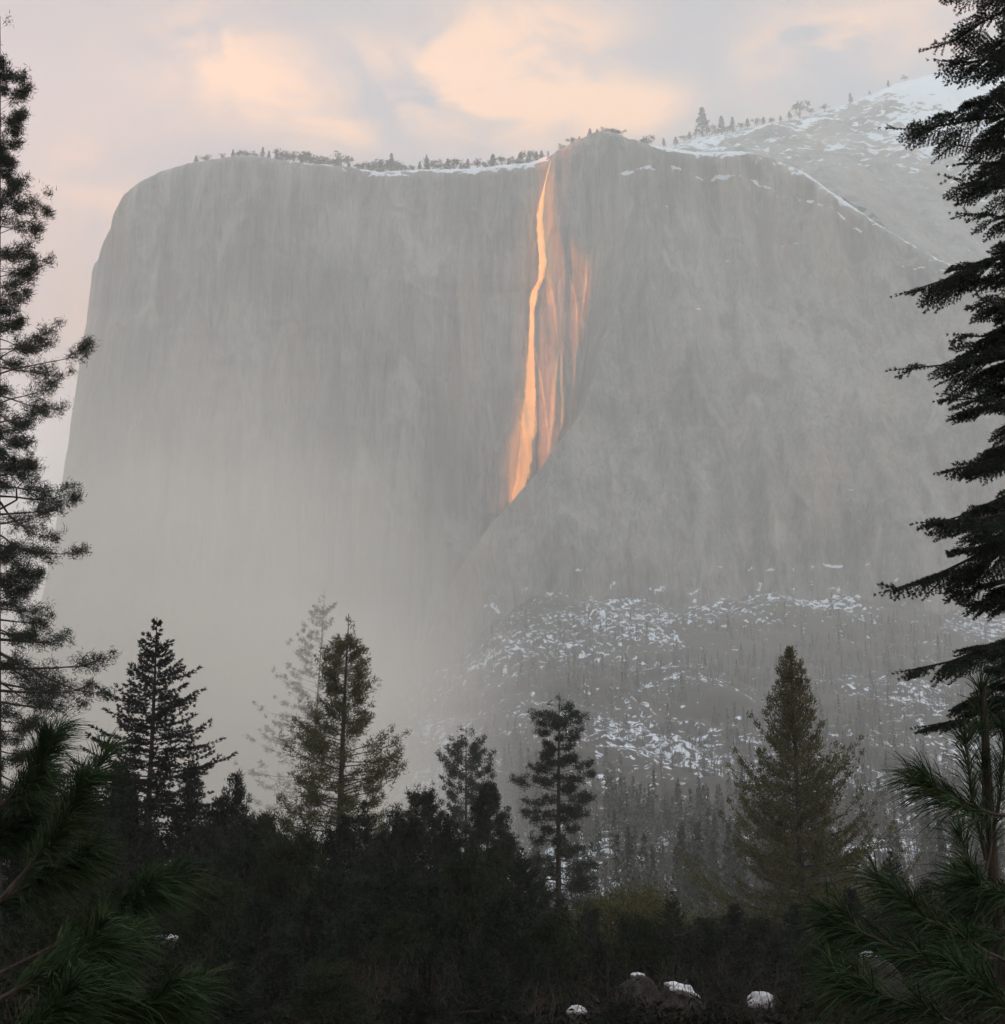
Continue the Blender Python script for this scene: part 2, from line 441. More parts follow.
# ------------------------------------------------------------------ ground: slope at the camera, valley floor, talus
def ground_z(x, y):
    zz = interp(y, [(-4000, 300), (-600, 40), (-25, -1.2), (0, -1.75), (8, -2.1), (18, -2.7), (30, -2.75), (42, -3.5), (55, -6), (75, -10), (120, -14.5), (200, -16), (330, -12), (450, -2), (600, 16), (800, 48), (1000, 90),
                    (1250, 165), (1500, 262), (1750, 350), (2100, 380), (3500, 330)])
    base = interp(y, [(-4000, 300), (-600, 40), (-25, -1.2), (0, -1.75), (8, -2.1), (18, -2.7), (30, -2.75), (42, -3.5), (55, -6), (75, -10), (120, -14.5), (200, -16), (450, -12), (1000, 0), (1500, 40), (1800, 50), (3500, -5)])
    q = x*1000/np.maximum(np.abs(y), 300)
    A = sm(q, -190, 40)
    z = base + (zz - base)*A
    far = sm(y, 250, 800)
    z = z + far*(13*fbm(x/170, y/220, 101, 3) + 26*np.abs(fbm((x+.25*y)/60, y/300, 131, 4))*sm(y, 350, 900) + 9*fbm(x/28, y/40, 106, 4)) + (1-far)*(.6*fbm(x/25, y/25, 111, 4))*sm(y, 3, 30)
    return z
ys = np.concatenate([np.linspace(-2100, -100, 30), np.linspace(-90, 0, 20), np.linspace(1, 120, 130), np.linspace(122, 400, 110), np.linspace(404, 1850, 400), np.linspace(1900, 3500, 30)])
xs_ = np.linspace(-1, 1, 430); xs_ = np.sign(xs_)*np.abs(xs_)**1.9*5500
GX, GY = np.meshgrid(xs_, ys)
GXs = GX*np.clip(np.abs(GY)/1400 + .25, .25, 1.0)
GXs = np.where(np.abs(GX) > 3000, GX, GXs)
GXs = np.where(GXs < -2760, -2760 + (GXs+2760)*.02, GXs); GXs = np.where(GXs > 4000, 4000 + (GXs-4000)*.02, GXs)
GZ = ground_z(GXs, GY)
el_ = np.degrees(np.arctan2(GZ, np.maximum(GY, 1)))
sg = .15 + .23*sm(GY, 260, 420) - .04 + .16*sm(GY, 340, 420)*(1-sm(GY, 620, 760)) + .25*fbm((GXs + GY*.35)/90, (GY - GXs*.5)/200, 121, 3) + .18*fbm((GXs+GY*.4)/30, (GY-GXs*.4)/90, 125, 2)
sg = np.where(GY < 200, .13, sg)
ground = mesh_obj('ground', np.stack([GXs, GY, GZ], -1).reshape(-1, 3), grid_faces(len(ys), len(xs_)), M_GROUND, smooth=True, attrs={'snow': sg})
tag(ground, 'dark valley floor rising to snow dotted talus under the cliff', 'ground', kind='structure')
def gz(x, y): return float(ground_z(np.array([float(x)]), np.array([float(y)]))[0])

# ------------------------------------------------------------------ added unseen ridge to shade the valley; notch cut to sunlight only the fall
S_H = SUN_H; N_H = np.array([S_H[1], -S_H[0]])
SR = -1250.0; TANE = math.tan(SUN_EL)
def to_ridge(pt):
    s_ = pt[0]*S_H[0] + pt[1]*S_H[1]; p_ = pt[0]*N_H[0] + pt[1]*N_H[1]
    return p_, pt[2] + (s_ - SR)*TANE
def wall_pt(px, py):
    pt = P(px, py, 1850.)
    for k in range(8):
        pt = P(px, py, float(cliffy(np.array([pt[0]]), np.array([min(pt[2], rimz(pt[0]))]))[0]) - 3)
    return pt
LE = [(554, 140), (549, 152), (538, 170), (530, 200), (526, 240), (524, 290), (521, 330), (517, 380), (511, 430), (506, 480), (500, 522)]
RE = [(593, 118), (593, 146), (572, 148), (563, 153), (558, 175), (555, 205), (558, 235), (582, 252), (590, 275), (584, 315), (572, 360), (568, 400), (566, 430), (552, 462), (532, 495), (512, 522)]
LEr = np.array([to_ridge(wall_pt(*q)) for q in LE]); REr = np.array([to_ridge(wall_pt(*q)) for q in RE])
LEr = LEr[np.argsort(LEr[:, 1])]; REr = REr[np.argsort(REr[:, 1])]
zb = min(LEr[0, 1], REr[0, 1])
def ridge_block(name, pa, pb, za, zt, edge_a=None, edge_b=None, n=60):
    """rock mass from p=pa(z) to p=pb(z), extruded along the sunlight"""
    zs = np.linspace(za, zt, 90); us = np.linspace(0, 1, n)
    Zm, Um = np.meshgrid(zs, us, indexing='ij')
    A_ = np.interp(Zm, edge_a[:, 1], edge_a[:, 0]) if edge_a is not None else pa
    B_ = np.interp(Zm, edge_b[:, 1], edge_b[:, 0]) if edge_b is not None else pb
    Pm = A_ + (B_ - A_)*Um
    def place(off, bulge, seed):
        s_ = SR + off + bulge*(1700 - Zm)/1700 + 60*fbm(Pm/120, Zm/150, seed, 4)
        zz = Zm - off*TANE*0 - (s_ - SR)*TANE
        return np.stack([s_*S_H[0] + Pm*N_H[0], s_*S_H[1] + Pm*N_H[1], zz], -1)
    fr = place(30, 220, 7); bk = place(-30, -220, 9)
    a = fr.shape[0]; V_ = np.concatenate([fr.reshape(-1, 3), bk.reshape(-1, 3)])
    i = np.arange(a*n).reshape(a, n); j = i + a*n
    fs = [grid_faces(a, n), grid_faces(a, n, True) + a*n]
    for p_, q_ in ((i[0], j[0]), (j[-1], i[-1]), (j[:, 0], i[:, 0]), (i[:, -1], j[:, -1])):
        fs.append(np.stack([p_[:-1], q_[:-1], q_[1:], p_[1:]], -1))
    return V_, np.concatenate(fs)
TOPZ = 2000.
zcap = to_ridge(P(560, 122, 1870.))[1]
parts = [ridge_block('a', None, None, zb, zcap, edge_a=np.array([[-2380, 0], [-2380, 3000.]]), edge_b=LEr),
         ridge_block('b', None, None, zb, zcap, edge_a=REr, edge_b=np.array([[700, 0], [700, 3000.]])),
         ridge_block('c', -2380, 700, -60, zb), ridge_block('d', -2380, 700, zcap, TOPZ)]
Vs, Fs, off = [], [], 0
for a_, b_ in parts:
    Vs.append(a_); Fs.append(b_ + off); off += len(a_)
Vs = np.concatenate(Vs)
ridge = mesh_obj('sun_blocker_ridge', Vs, np.concatenate(Fs), M_BACK, smooth=False, attrs={'snow': np.full(len(Vs), .1)})
tag(ridge, 'added unseen ridge shading the valley, its notch shaped to light the fall', 'ridge', kind='structure')

# ------------------------------------------------------------------ the waterfall
def fall_surface(pts, n=90, m=9, out=3.0, seed=0, wob=.6):
    """pts: (px, py, half width px). A falling sheet following the wall, bulging towards the camera."""
    ts = np.linspace(0, 1, n); q = np.array(pts, float)
    k = np.linspace(0, 1, len(q))
    cx = np.interp(ts, k, q[:, 0]); cy = np.interp(ts, k, q[:, 1]); hw = np.interp(ts, k, q[:, 2])*.88
    cx = cx + wob*fbm(ts*14, ts*0 + seed, 200 + seed, 3); hw = hw*(1 + .7*fbm(ts*16, ts*0 + 4, 210 + seed, 3))
    V_ = []; E = []
    for i in range(n):
        c = wall_pt(cx[i], cy[i]); sc = 1.25*hw[i]
        for j in range(m):
            s_ = -1 + 2*j/(m-1)
            x_ = c[0] + s_*sc
            yw = float(cliffy(np.array([x_]), np.array([c[2]]))[0])
            V_.append((x_, min(yw, c[1]+3) - out - 2.0*(1 - s_*s_), c[2])); 
            E.append((1 - abs(s_)**2)*min(1, 14*min(ts[i], 1-ts[i]) + .15))
    return np.array(V_), grid_faces(n, m, True), np.array(E)
wf = tag(empty('waterfall', tuple(wall_pt(553, 158))), 'tall thin waterfall glowing orange in the last sun down the cliff', 'waterfall')
wf_loc = np.array(wf.location)
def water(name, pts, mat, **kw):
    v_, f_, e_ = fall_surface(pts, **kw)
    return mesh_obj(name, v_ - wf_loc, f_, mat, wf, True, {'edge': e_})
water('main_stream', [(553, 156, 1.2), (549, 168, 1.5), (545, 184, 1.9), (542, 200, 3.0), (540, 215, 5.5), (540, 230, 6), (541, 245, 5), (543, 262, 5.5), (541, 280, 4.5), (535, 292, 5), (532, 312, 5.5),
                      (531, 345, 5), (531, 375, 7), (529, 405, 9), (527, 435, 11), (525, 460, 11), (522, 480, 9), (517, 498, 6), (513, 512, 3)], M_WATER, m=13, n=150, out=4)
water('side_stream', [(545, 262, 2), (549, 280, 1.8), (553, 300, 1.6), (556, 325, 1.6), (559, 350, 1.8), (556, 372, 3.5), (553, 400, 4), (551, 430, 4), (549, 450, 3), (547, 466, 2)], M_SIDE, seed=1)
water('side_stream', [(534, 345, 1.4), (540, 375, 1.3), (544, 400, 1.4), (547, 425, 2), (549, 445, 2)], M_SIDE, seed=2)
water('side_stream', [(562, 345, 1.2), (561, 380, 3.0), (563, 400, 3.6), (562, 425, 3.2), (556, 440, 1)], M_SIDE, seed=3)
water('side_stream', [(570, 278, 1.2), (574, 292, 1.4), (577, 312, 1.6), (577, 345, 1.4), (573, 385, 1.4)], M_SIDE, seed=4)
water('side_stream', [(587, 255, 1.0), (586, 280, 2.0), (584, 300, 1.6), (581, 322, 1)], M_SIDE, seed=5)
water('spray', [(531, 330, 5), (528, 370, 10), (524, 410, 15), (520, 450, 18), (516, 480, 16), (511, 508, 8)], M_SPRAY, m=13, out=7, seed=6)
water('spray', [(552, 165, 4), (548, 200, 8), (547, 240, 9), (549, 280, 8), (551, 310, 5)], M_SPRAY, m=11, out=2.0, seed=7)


# ------------------------------------------------------------------ trees
def unit(a): return a/np.maximum(np.linalg.norm(a, axis=-1, keepdims=True), 1e-9)
def tubes(segs, sides=5):
    """segs: list of (points (n,3), radii (n,)) -> verts, quads"""
    Vs, Fs, off = [], [], 0
    ang = np.linspace(0, 2*math.pi, sides, endpoint=False)
    for pts, rad in segs:
        pts = np.asarray(pts, float); rad = np.asarray(rad, float); n = len(pts)
        d = unit(np.gradient(pts, axis=0)); ref = np.array([0, 0, 1.]) if abs(d[0, 2]) < .8 else np.array([1., 0, 0])
        a = unit(np.cross(d, ref)); b = np.cross(d, a)
        v = pts[:, None] + rad[:, None, None]*(np.cos(ang)[None, :, None]*a[:, None] + np.sin(ang)[None, :, None]*b[:, None])
        Vs.append(v.reshape(-1, 3))
        i = np.arange(n*sides).reshape(n, sides); i2 = np.roll(i, -1, 1)
        Fs.append(np.stack([i[:-1], i2[:-1], i2[1:], i[1:]], -1).reshape(-1, 4) + off); off += n*sides
    return np.concatenate(Vs), np.concatenate(Fs)
def needles(rng, A, D, K, L, Wd, spread, fwd=1.0, droop=0., up=0., jit=0.):
    """K thin triangular needles from each anchor A about direction D"""
    A = np.repeat(A, K, 0); D = np.repeat(D, K, 0); n = len(A)
    r = unit(rng.normal(size=(n, 3)))
    d = unit(D*fwd + r*spread + np.array([0, 0, up - droop]))
    l = L*rng.uniform(.6, 1.15, (n, 1))
    side = unit(np.cross(d, unit(rng.normal(size=(n, 3)))))*Wd*.5*rng.uniform(.7, 1.3, (n, 1))
    A = A + rng.normal(size=(n, 3))*jit
    V_ = np.stack([A + side, A - side, A + d*l], 1).reshape(-1, 3)
    return V_
def leafquads(rng, A, L, Wd, flat=0.):
    n = len(A); d = unit(rng.normal(size=(n, 3))*np.array([1, 1, 1-flat])); s_ = unit(np.cross(d, rng.normal(size=(n, 3))))
    l = L*rng.uniform(.6, 1.3, (n, 1)); w_ = Wd*rng.uniform(.6, 1.3, (n, 1))
    return np.stack([A - d*l/2, A + s_*w_/2, A + d*l/2, ], 1).reshape(-1, 3)

def make_conifer(name, label, cat, base, H, seed, crown=.1, Lmax=4., prof=None, nbr=120, e0=-5., e1=35., sag=.15, tipup=.1, twig=.35, tw_n=9, style='fir',
                 nl=.12, nw=.03, K=10, r0=.28, mat=None, group=None, lean=(0, 0), az_only=None, gap=.0, twigdroop=.2, dead=0, sub=3, trunk_wob=.15, tmax=1.0):
    """A tree: trunk with its limbs, and a crown of needles. base = world position of the foot."""
    rng = np.random.default_rng(seed)
    mat = mat or M_FIR
    prof = prof or (lambda t: (1-t)**.8)
    hs = np.linspace(0, H, 24); tx = lean[0]*hs/H + trunk_wob*np.sin(hs/H*5+seed)*hs/H*.5; ty = lean[1]*hs/H
    tr = np.stack([tx, ty, hs], 1); rad = r0*(1 - hs/H)**.85 + .012
    wood = [(np.concatenate([[[0, 0, -1.0]], tr]), np.concatenate([[r0*1.25], rad]))]
    anchors, dirs = [], []
    for b in range(nbr):
        t = crown + (1-crown)*((b + rng.uniform(0, 1))/nbr)
        if t > .985: t = .985
        if rng.uniform() < gap: continue
        if (t-crown)/(1-crown) > .93 and rng.uniform() < .6: continue
        az = b*2.39996 + rng.uniform(-.5, .5)
        if az_only is not None: az = rng.uniform(*az_only)
        tt = (t-crown)/(1-crown)
        L = Lmax*prof(tt)*rng.uniform(.62, 1.12) + .05
        e = math.radians(e0 + (e1-e0)*tt**1.3 + rng.normal()*6)
        h = np.array([math.cos(az), math.sin(az), 0.])
        s_ = np.linspace(0, 1, 9)
        wob = np.cumsum(rng.normal(size=9))*.03*L
        hperp = np.array([-h[1], h[0], 0])
        hh = t*H
        o = np.array([np.interp(hh, hs, tx), np.interp(hh, hs, ty), hh])
        pts = o + h*(L*s_*math.cos(e))[:, None] + hperp*wob[:, None] + np.array([0, 0, 1.])*(L*s_*math.sin(e) - sag*L*s_**2 + tipup*L*s_**4)[:, None]
        br = np.interp(hh, hs, rad)*.32*(.4 + .6*L/Lmax)
        br = min(br, .012*L + .012)
        wood.append((pts[::2], np.linspace(br, .006, 5)))
        if rng.uniform() < dead: continue
        n_tw = max(3, int(tw_n*(.35 + .65*L/Lmax))) if tt < .93 else 2
        st = np.sort(rng.uniform(.12 if style != 'pine' else .35, 1.0, n_tw))
        st[-1] = 1.0
        po = np.stack([np.interp(st, s_, pts[:, i]) for i in range(3)], 1)
        td = unit(np.stack([np.gradient(pts[:, i]) for i in range(3)], 1)); tdo = unit(np.stack([np.interp(st, s_, td[:, i]) for i in range(3)], 1))
        sg_ = np.where(np.arange(n_tw) % 2 == 0, 1, -1)[:, None]
        tl = twig*L*(1.08 - st**1.5)*rng.uniform(.6, 1.1, n_tw) + .10*min(1, L)
        tdir = unit(tdo*.75 + hperp*sg_*rng.uniform(.5, 1.0, (n_tw, 1)) + np.array([0, 0, 1.])*rng.normal(0, .18, (n_tw, 1)) - np.array([0, 0, twigdroop]))
        tdir[-1] = tdo[-1]
        if style == 'pine':       # tufts at the twig ends
            for i in range(n_tw):
                end = po[i] + tdir[i]*tl[i] + np.array([0, 0, .12*tl[i]])
                wood.append((np.array([po[i], (po[i]+end)/2 - np.array([0, 0, .04*tl[i]]), end]), np.array([.014, .010, .007])))
                for q in range((sub + 2) if tt < .93 else 1):
                    c = end - tdir[i]*tl[i]*.21*q + rng.normal(size=3)*.15*min(1, tl[i]+.3)
                    anchors.append(c); dirs.append(tdir[i] + np.array([0, 0, .45]))
        else:
            for i in range(n_tw):
                m_ = max(2, int(tl[i]/(nl*.9)))
                k_ = np.linspace(.1, 1, m_)
                q = po[i] + tdir[i]*(tl[i]*k_)[:, None] - np.array([0, 0, 1.])*(twigdroop*.5*tl[i]*k_**2)[:, None]
                anchors.extend(q); dirs.extend([tdir[i]]*m_)
                if style == 'fir' and sub > 1 and tl[i] > 5*nl:       # second order twigs, flat spray
                    sd_ = unit(np.cross(tdir[i], np.array([0, 0, 1.])))
                    for z_ in (-1, 1):
                        for kk in np.linspace(.2, .85, max(2, int(tl[i]/(nl*2.2)))):
                            l2 = tl[i]*(1-kk)*.55 + nl
                            d2 = unit(tdir[i]*.8 + sd_*z_*.8)
                            m2 = max(2, int(l2/(nl*.9))); k2 = np.linspace(.2, 1, m2)
                            p2 = po[i] + tdir[i]*tl[i]*kk + d2*(l2*k2)[:, None] - np.array([0, 0, 1.])*(twigdroop*.6*l2*k2**2)[:, None]
                            anchors.extend(p2); dirs.extend([d2]*m2)
            m_ = max(3, int(L*.8/(nl*1.1))); k_ = np.linspace(.2, 1, m_)
            anchors.extend(np.stack([np.interp(k_, s_, pts[:, i]) for i in range(3)], 1)); dirs.extend(np.stack([np.interp(k_, s_, td[:, i]) for i in range(3)], 1))
    A = np.array(anchors); D = np.array(dirs)
    if style == 'pine': V_ = needles(rng, A, unit(D), max(5, int(K*.62)), nl, nw, .95, .55, jit=nl*.42)
    elif style == 'cedar': V_ = needles(rng, A, unit(D), K, nl, nw, .7, .8, up=.15, jit=nl*.45)
    else: V_ = needles(rng, A, unit(D), K, nl, nw, .65, .9, droop=.05, jit=nl*.18)
    root = tag(empty(name, tuple(base)), label, cat, group)
    tv, tf = tubes(wood, 4)
    mesh_obj('trunk', tv, tf, M_BARK, root)
    mesh_obj('crown', V_, np.arange(len(V_)).reshape(-1, 3), mat, root)
    return root
def copy_tree(o, loc, sc, rz, label=None, group=None):
    c = o.copy(); COL.objects.link(c); c.location = loc; c.scale = (sc[0], sc[0], sc[1]); c.rotation_euler = (0, 0, rz)
    if label: c['label'] = label
    if group: c['group'] = group
    for ch in list(o.children):
        d = ch.copy(); COL.objects.link(d); d.parent = c
    return c
def tree_at(px, py_top, Y):
    """foot of a tree whose top shows at the given spot, and its height"""
    t = P(px, py_top, Y); g = gz(t[0], Y)
    return (t[0], Y, g), t[2] - g

C = make_conifer
# tall ponderosa at the left edge
b_, h_ = tree_at(4, 16, 62)
C('ponderosa_pine', 'tall dark ponderosa pine filling the left edge from bottom to top', 'tree', (-19.8, b_[1], b_[2]), h_, 3, crown=.20, Lmax=5.0, prof=lambda t: min(1, .14 + (1-t)*1.30)*(.70+.30*math.sin(t*37+1)) if t < .97 else .12,
  nbr=235, e0=-14, e1=30, sag=.05, tipup=.16, twig=.30, tw_n=13, style='pine', nl=.25, nw=.030, K=30, r0=.34, mat=M_PINE, lean=(-3.6, 0), sub=3, gap=.06)
# spiky fir left
b_, h_ = tree_at(158, 617, 66); hF = h_
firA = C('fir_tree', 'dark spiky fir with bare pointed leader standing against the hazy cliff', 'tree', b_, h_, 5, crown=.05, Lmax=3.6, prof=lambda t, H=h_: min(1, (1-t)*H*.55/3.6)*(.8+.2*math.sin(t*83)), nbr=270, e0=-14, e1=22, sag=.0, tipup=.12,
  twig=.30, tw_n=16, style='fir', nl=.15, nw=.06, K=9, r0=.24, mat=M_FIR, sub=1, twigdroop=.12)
# open crowned douglas fir left of centre
b_, h_ = tree_at(342, 614, 92)
doug = C('douglas_fir', 'tallest open crowned conifer left of centre with trunk showing through', 'tree', b_, h_, 8, crown=.05, Lmax=5.0, prof=lambda t, H=h_: min(1, (1-t)*H*.43/5.0)*(.80+.20*math.sin(t*31)), nbr=240, e0=-6, e1=30, sag=.10, tipup=.22,
  twig=.30, tw_n=12, style='pine', nl=.28, nw=.06, K=12, r0=.34, mat=M_OAK, sub=3, gap=.05, lean=(.4, 0))
# its ghost in the mist
b_, h_ = tree_at(312, 588, 290)
C('misty_conifer', 'pale tall conifer almost lost in mist behind the open crowned fir', 'tree', b_, h_, 9, crown=.1, Lmax=13, prof=lambda t, H=h_: min(1, (1-t)*H*.42/13), nbr=170, e0=-4, e1=30, sag=.08, tipup=.2,
  twig=.25, tw_n=9, style='pine', nl=.5, nw=.13, K=12, r0=.45, mat=M_PINE, sub=2, gap=.1, lean=(2.5, 0))
# bushy dark trees
b_, h_ = tree_at(238, 774, 74); hA = h_
cedA = C('young_cedar', 'dark bushy pointed cedar between the spiky fir and the open crowned fir', 'tree', b_, h_, 12, crown=.02, Lmax=4.3, prof=lambda t: (1-t)**.75*(.55+.45*abs(math.sin(t*97))), nbr=190, e0=-5, e1=58, sag=.02, tipup=.3,
  twig=.34, tw_n=10, style='cedar', nl=.20, nw=.06, K=8, r0=.2, mat=M_FIR, twigdroop=0)
b_, h_ = tree_at(192, 764, 78)
copy_tree(cedA, b_, (1.0, h_/hA), 2., 'slim dark cedar just right of the spiky fir, its tip against the cliff')
b_, h_ = tree_at(424, 786, 84); hB = h_
pinB = C('bull_pine', 'rounded dark pine left of the pair of slender pines near the centre', 'tree', b_, h_, 15, crown=.03, Lmax=4.4, prof=lambda t: (1-t)**.6*(.6+.4*abs(math.sin(t*71))), nbr=170, e0=-5, e1=45, sag=.04, tipup=.2,
  twig=.32, tw_n=12, style='pine', nl=.20, nw=.05, K=24, r0=.22, mat=M_PINE, sub=3)
b_, h_ = tree_at(487, 768, 88)
C('slender_pine', 'slender dark pine with narrow tip, in front of the pale one near the centre', 'tree', b_, h_, 16, crown=.02, Lmax=4.6, prof=lambda t: (1-t)**.75*(.82+.18*math.sin(t*19)), nbr=210, e0=-8, e1=35, sag=.06, tipup=.2,
  twig=.30, tw_n=11, style='pine', nl=.20, nw=.05, K=22, r0=.22, mat=M_PINE, sub=3)
b_, h_ = tree_at(466, 730, 165)
C('misty_pine', 'pale grey pine fading in the haze behind the slender dark pine', 'tree', b_, h_, 17, crown=.2, Lmax=7.0, prof=lambda t: (1-t)**.45*(.75+.25*math.sin(t*17)), nbr=150, e0=-6, e1=35, sag=.05, tipup=.2,
  twig=.27, tw_n=10, style='pine', nl=.36, nw=.10, K=18, r0=.33, mat=M_PINE, sub=2)
b_, h_ = tree_at(556, 694, 112)
C('layered_pine', 'tall pine with long bare trunk and flat layered limbs right of centre', 'tree', b_, h_, 21, crown=.24, Lmax=4.6, prof=lambda t: min((.35+.65*abs(math.sin(t*11+.6)))*(1-t*.45), (1-t)*5), nbr=130, e0=-16, e1=14, sag=.05, tipup=.12,
  twig=.34, tw_n=12, style='pine', nl=.27, nw=.055, K=22, r0=.34, mat=M_PINE, sub=3, gap=.10, lean=(.2, 0))
b_, h_ = tree_at(790, 646, 100)
C('incense_cedar', 'broad cone shaped olive green cedar standing right of centre', 'tree', b_, h_, 24, crown=.03, Lmax=8.0, prof=lambda t, H=h_: min(1, (1-t)*H*.42/8.0)*(.88+.12*math.sin(t*43)), nbr=350, e0=-8, e1=50, sag=.04, tipup=.30,
  twig=.28, tw_n=13, style='cedar', nl=.24, nw=.085, K=9, r0=.36, mat=M_CEDAR, twigdroop=.05, gap=.05)
# big fir at the right edge, branches reaching into the picture
t_ = P(1044, 300, 30.); g_z = gz(t_[0], 30)
C('large_fir', 'huge dark fir whose drooping boughs reach in from the right edge', 'tree', (t_[0]+.3, 30, g_z), 36.0, 31, crown=.19, Lmax=4.3, prof=lambda t: (1-t)**.68*(.86+.14*math.sin(t*61)) + .04, nbr=195, e0=-15, e1=-4, sag=.08, tipup=.10,
  twig=.42, tw_n=22, style='fir', nl=.066, nw=.020, K=12, r0=.40, mat=M_BOUGH, sub=2, twigdroop=.16)

# broad evergreen oaks
def make_oak(label, base, H, R, seed, mat=M_OAK, n_clump=60, leaves=230, leaf=.13, group=None):
    rng = np.random.default_rng(seed)
    wood = [(np.array([[0, 0, -.8], [.1, .05, H*.2], [.05, -.1, H*.4]]), np.array([.26, .2, .15]))]
    Vs = []
    for k in range(n_clump):
        d = unit(rng.normal(size=3)); d[2] = abs(d[2])*1.0 - .25
        c = np.array([d[0]*R, d[1]*R, H*.55 + d[2]*H*.45])*1.0
        c[:2] *= rng.uniform(.35, 1); c[2] = H*.5 + (c[2]-H*.5)*rng.uniform(.6, 1)
        m1 = np.array([c[0]*.45, c[1]*.45, H*.3 + (c[2]-H*.3)*.6])
        wood.append((np.array([[.05, 0, H*rng.uniform(.2, .4)], m1, c]), np.array([.09, .05, .012])))
        rr = R*rng.uniform(.16, .30)
        A = c + unit(rng.normal(size=(leaves, 3)))*(rng.uniform(0, 1, (leaves, 1))**.5)*rr*np.array([1.15, 1.15, .7])
        Vs.append(leafquads(rng, A, leaf, leaf*.8))
    V_ = np.concatenate(Vs)
    root = tag(empty('oak_tree', tuple(base)), label, 'tree', group)
    tv, tf = tubes(wood, 5); mesh_obj('trunk', tv, tf, M_BARK, root)
    mesh_obj('crown', V_, np.arange(len(V_)).reshape(-1, 3), mat, root)
    return root
b_, h_ = tree_at(622, 864, 78); hO = h_
oak = make_oak('broad round olive green oak to the right of the layered pine', b_, h_, 5.6, 41, n_clump=110, leaves=420, leaf=.17)

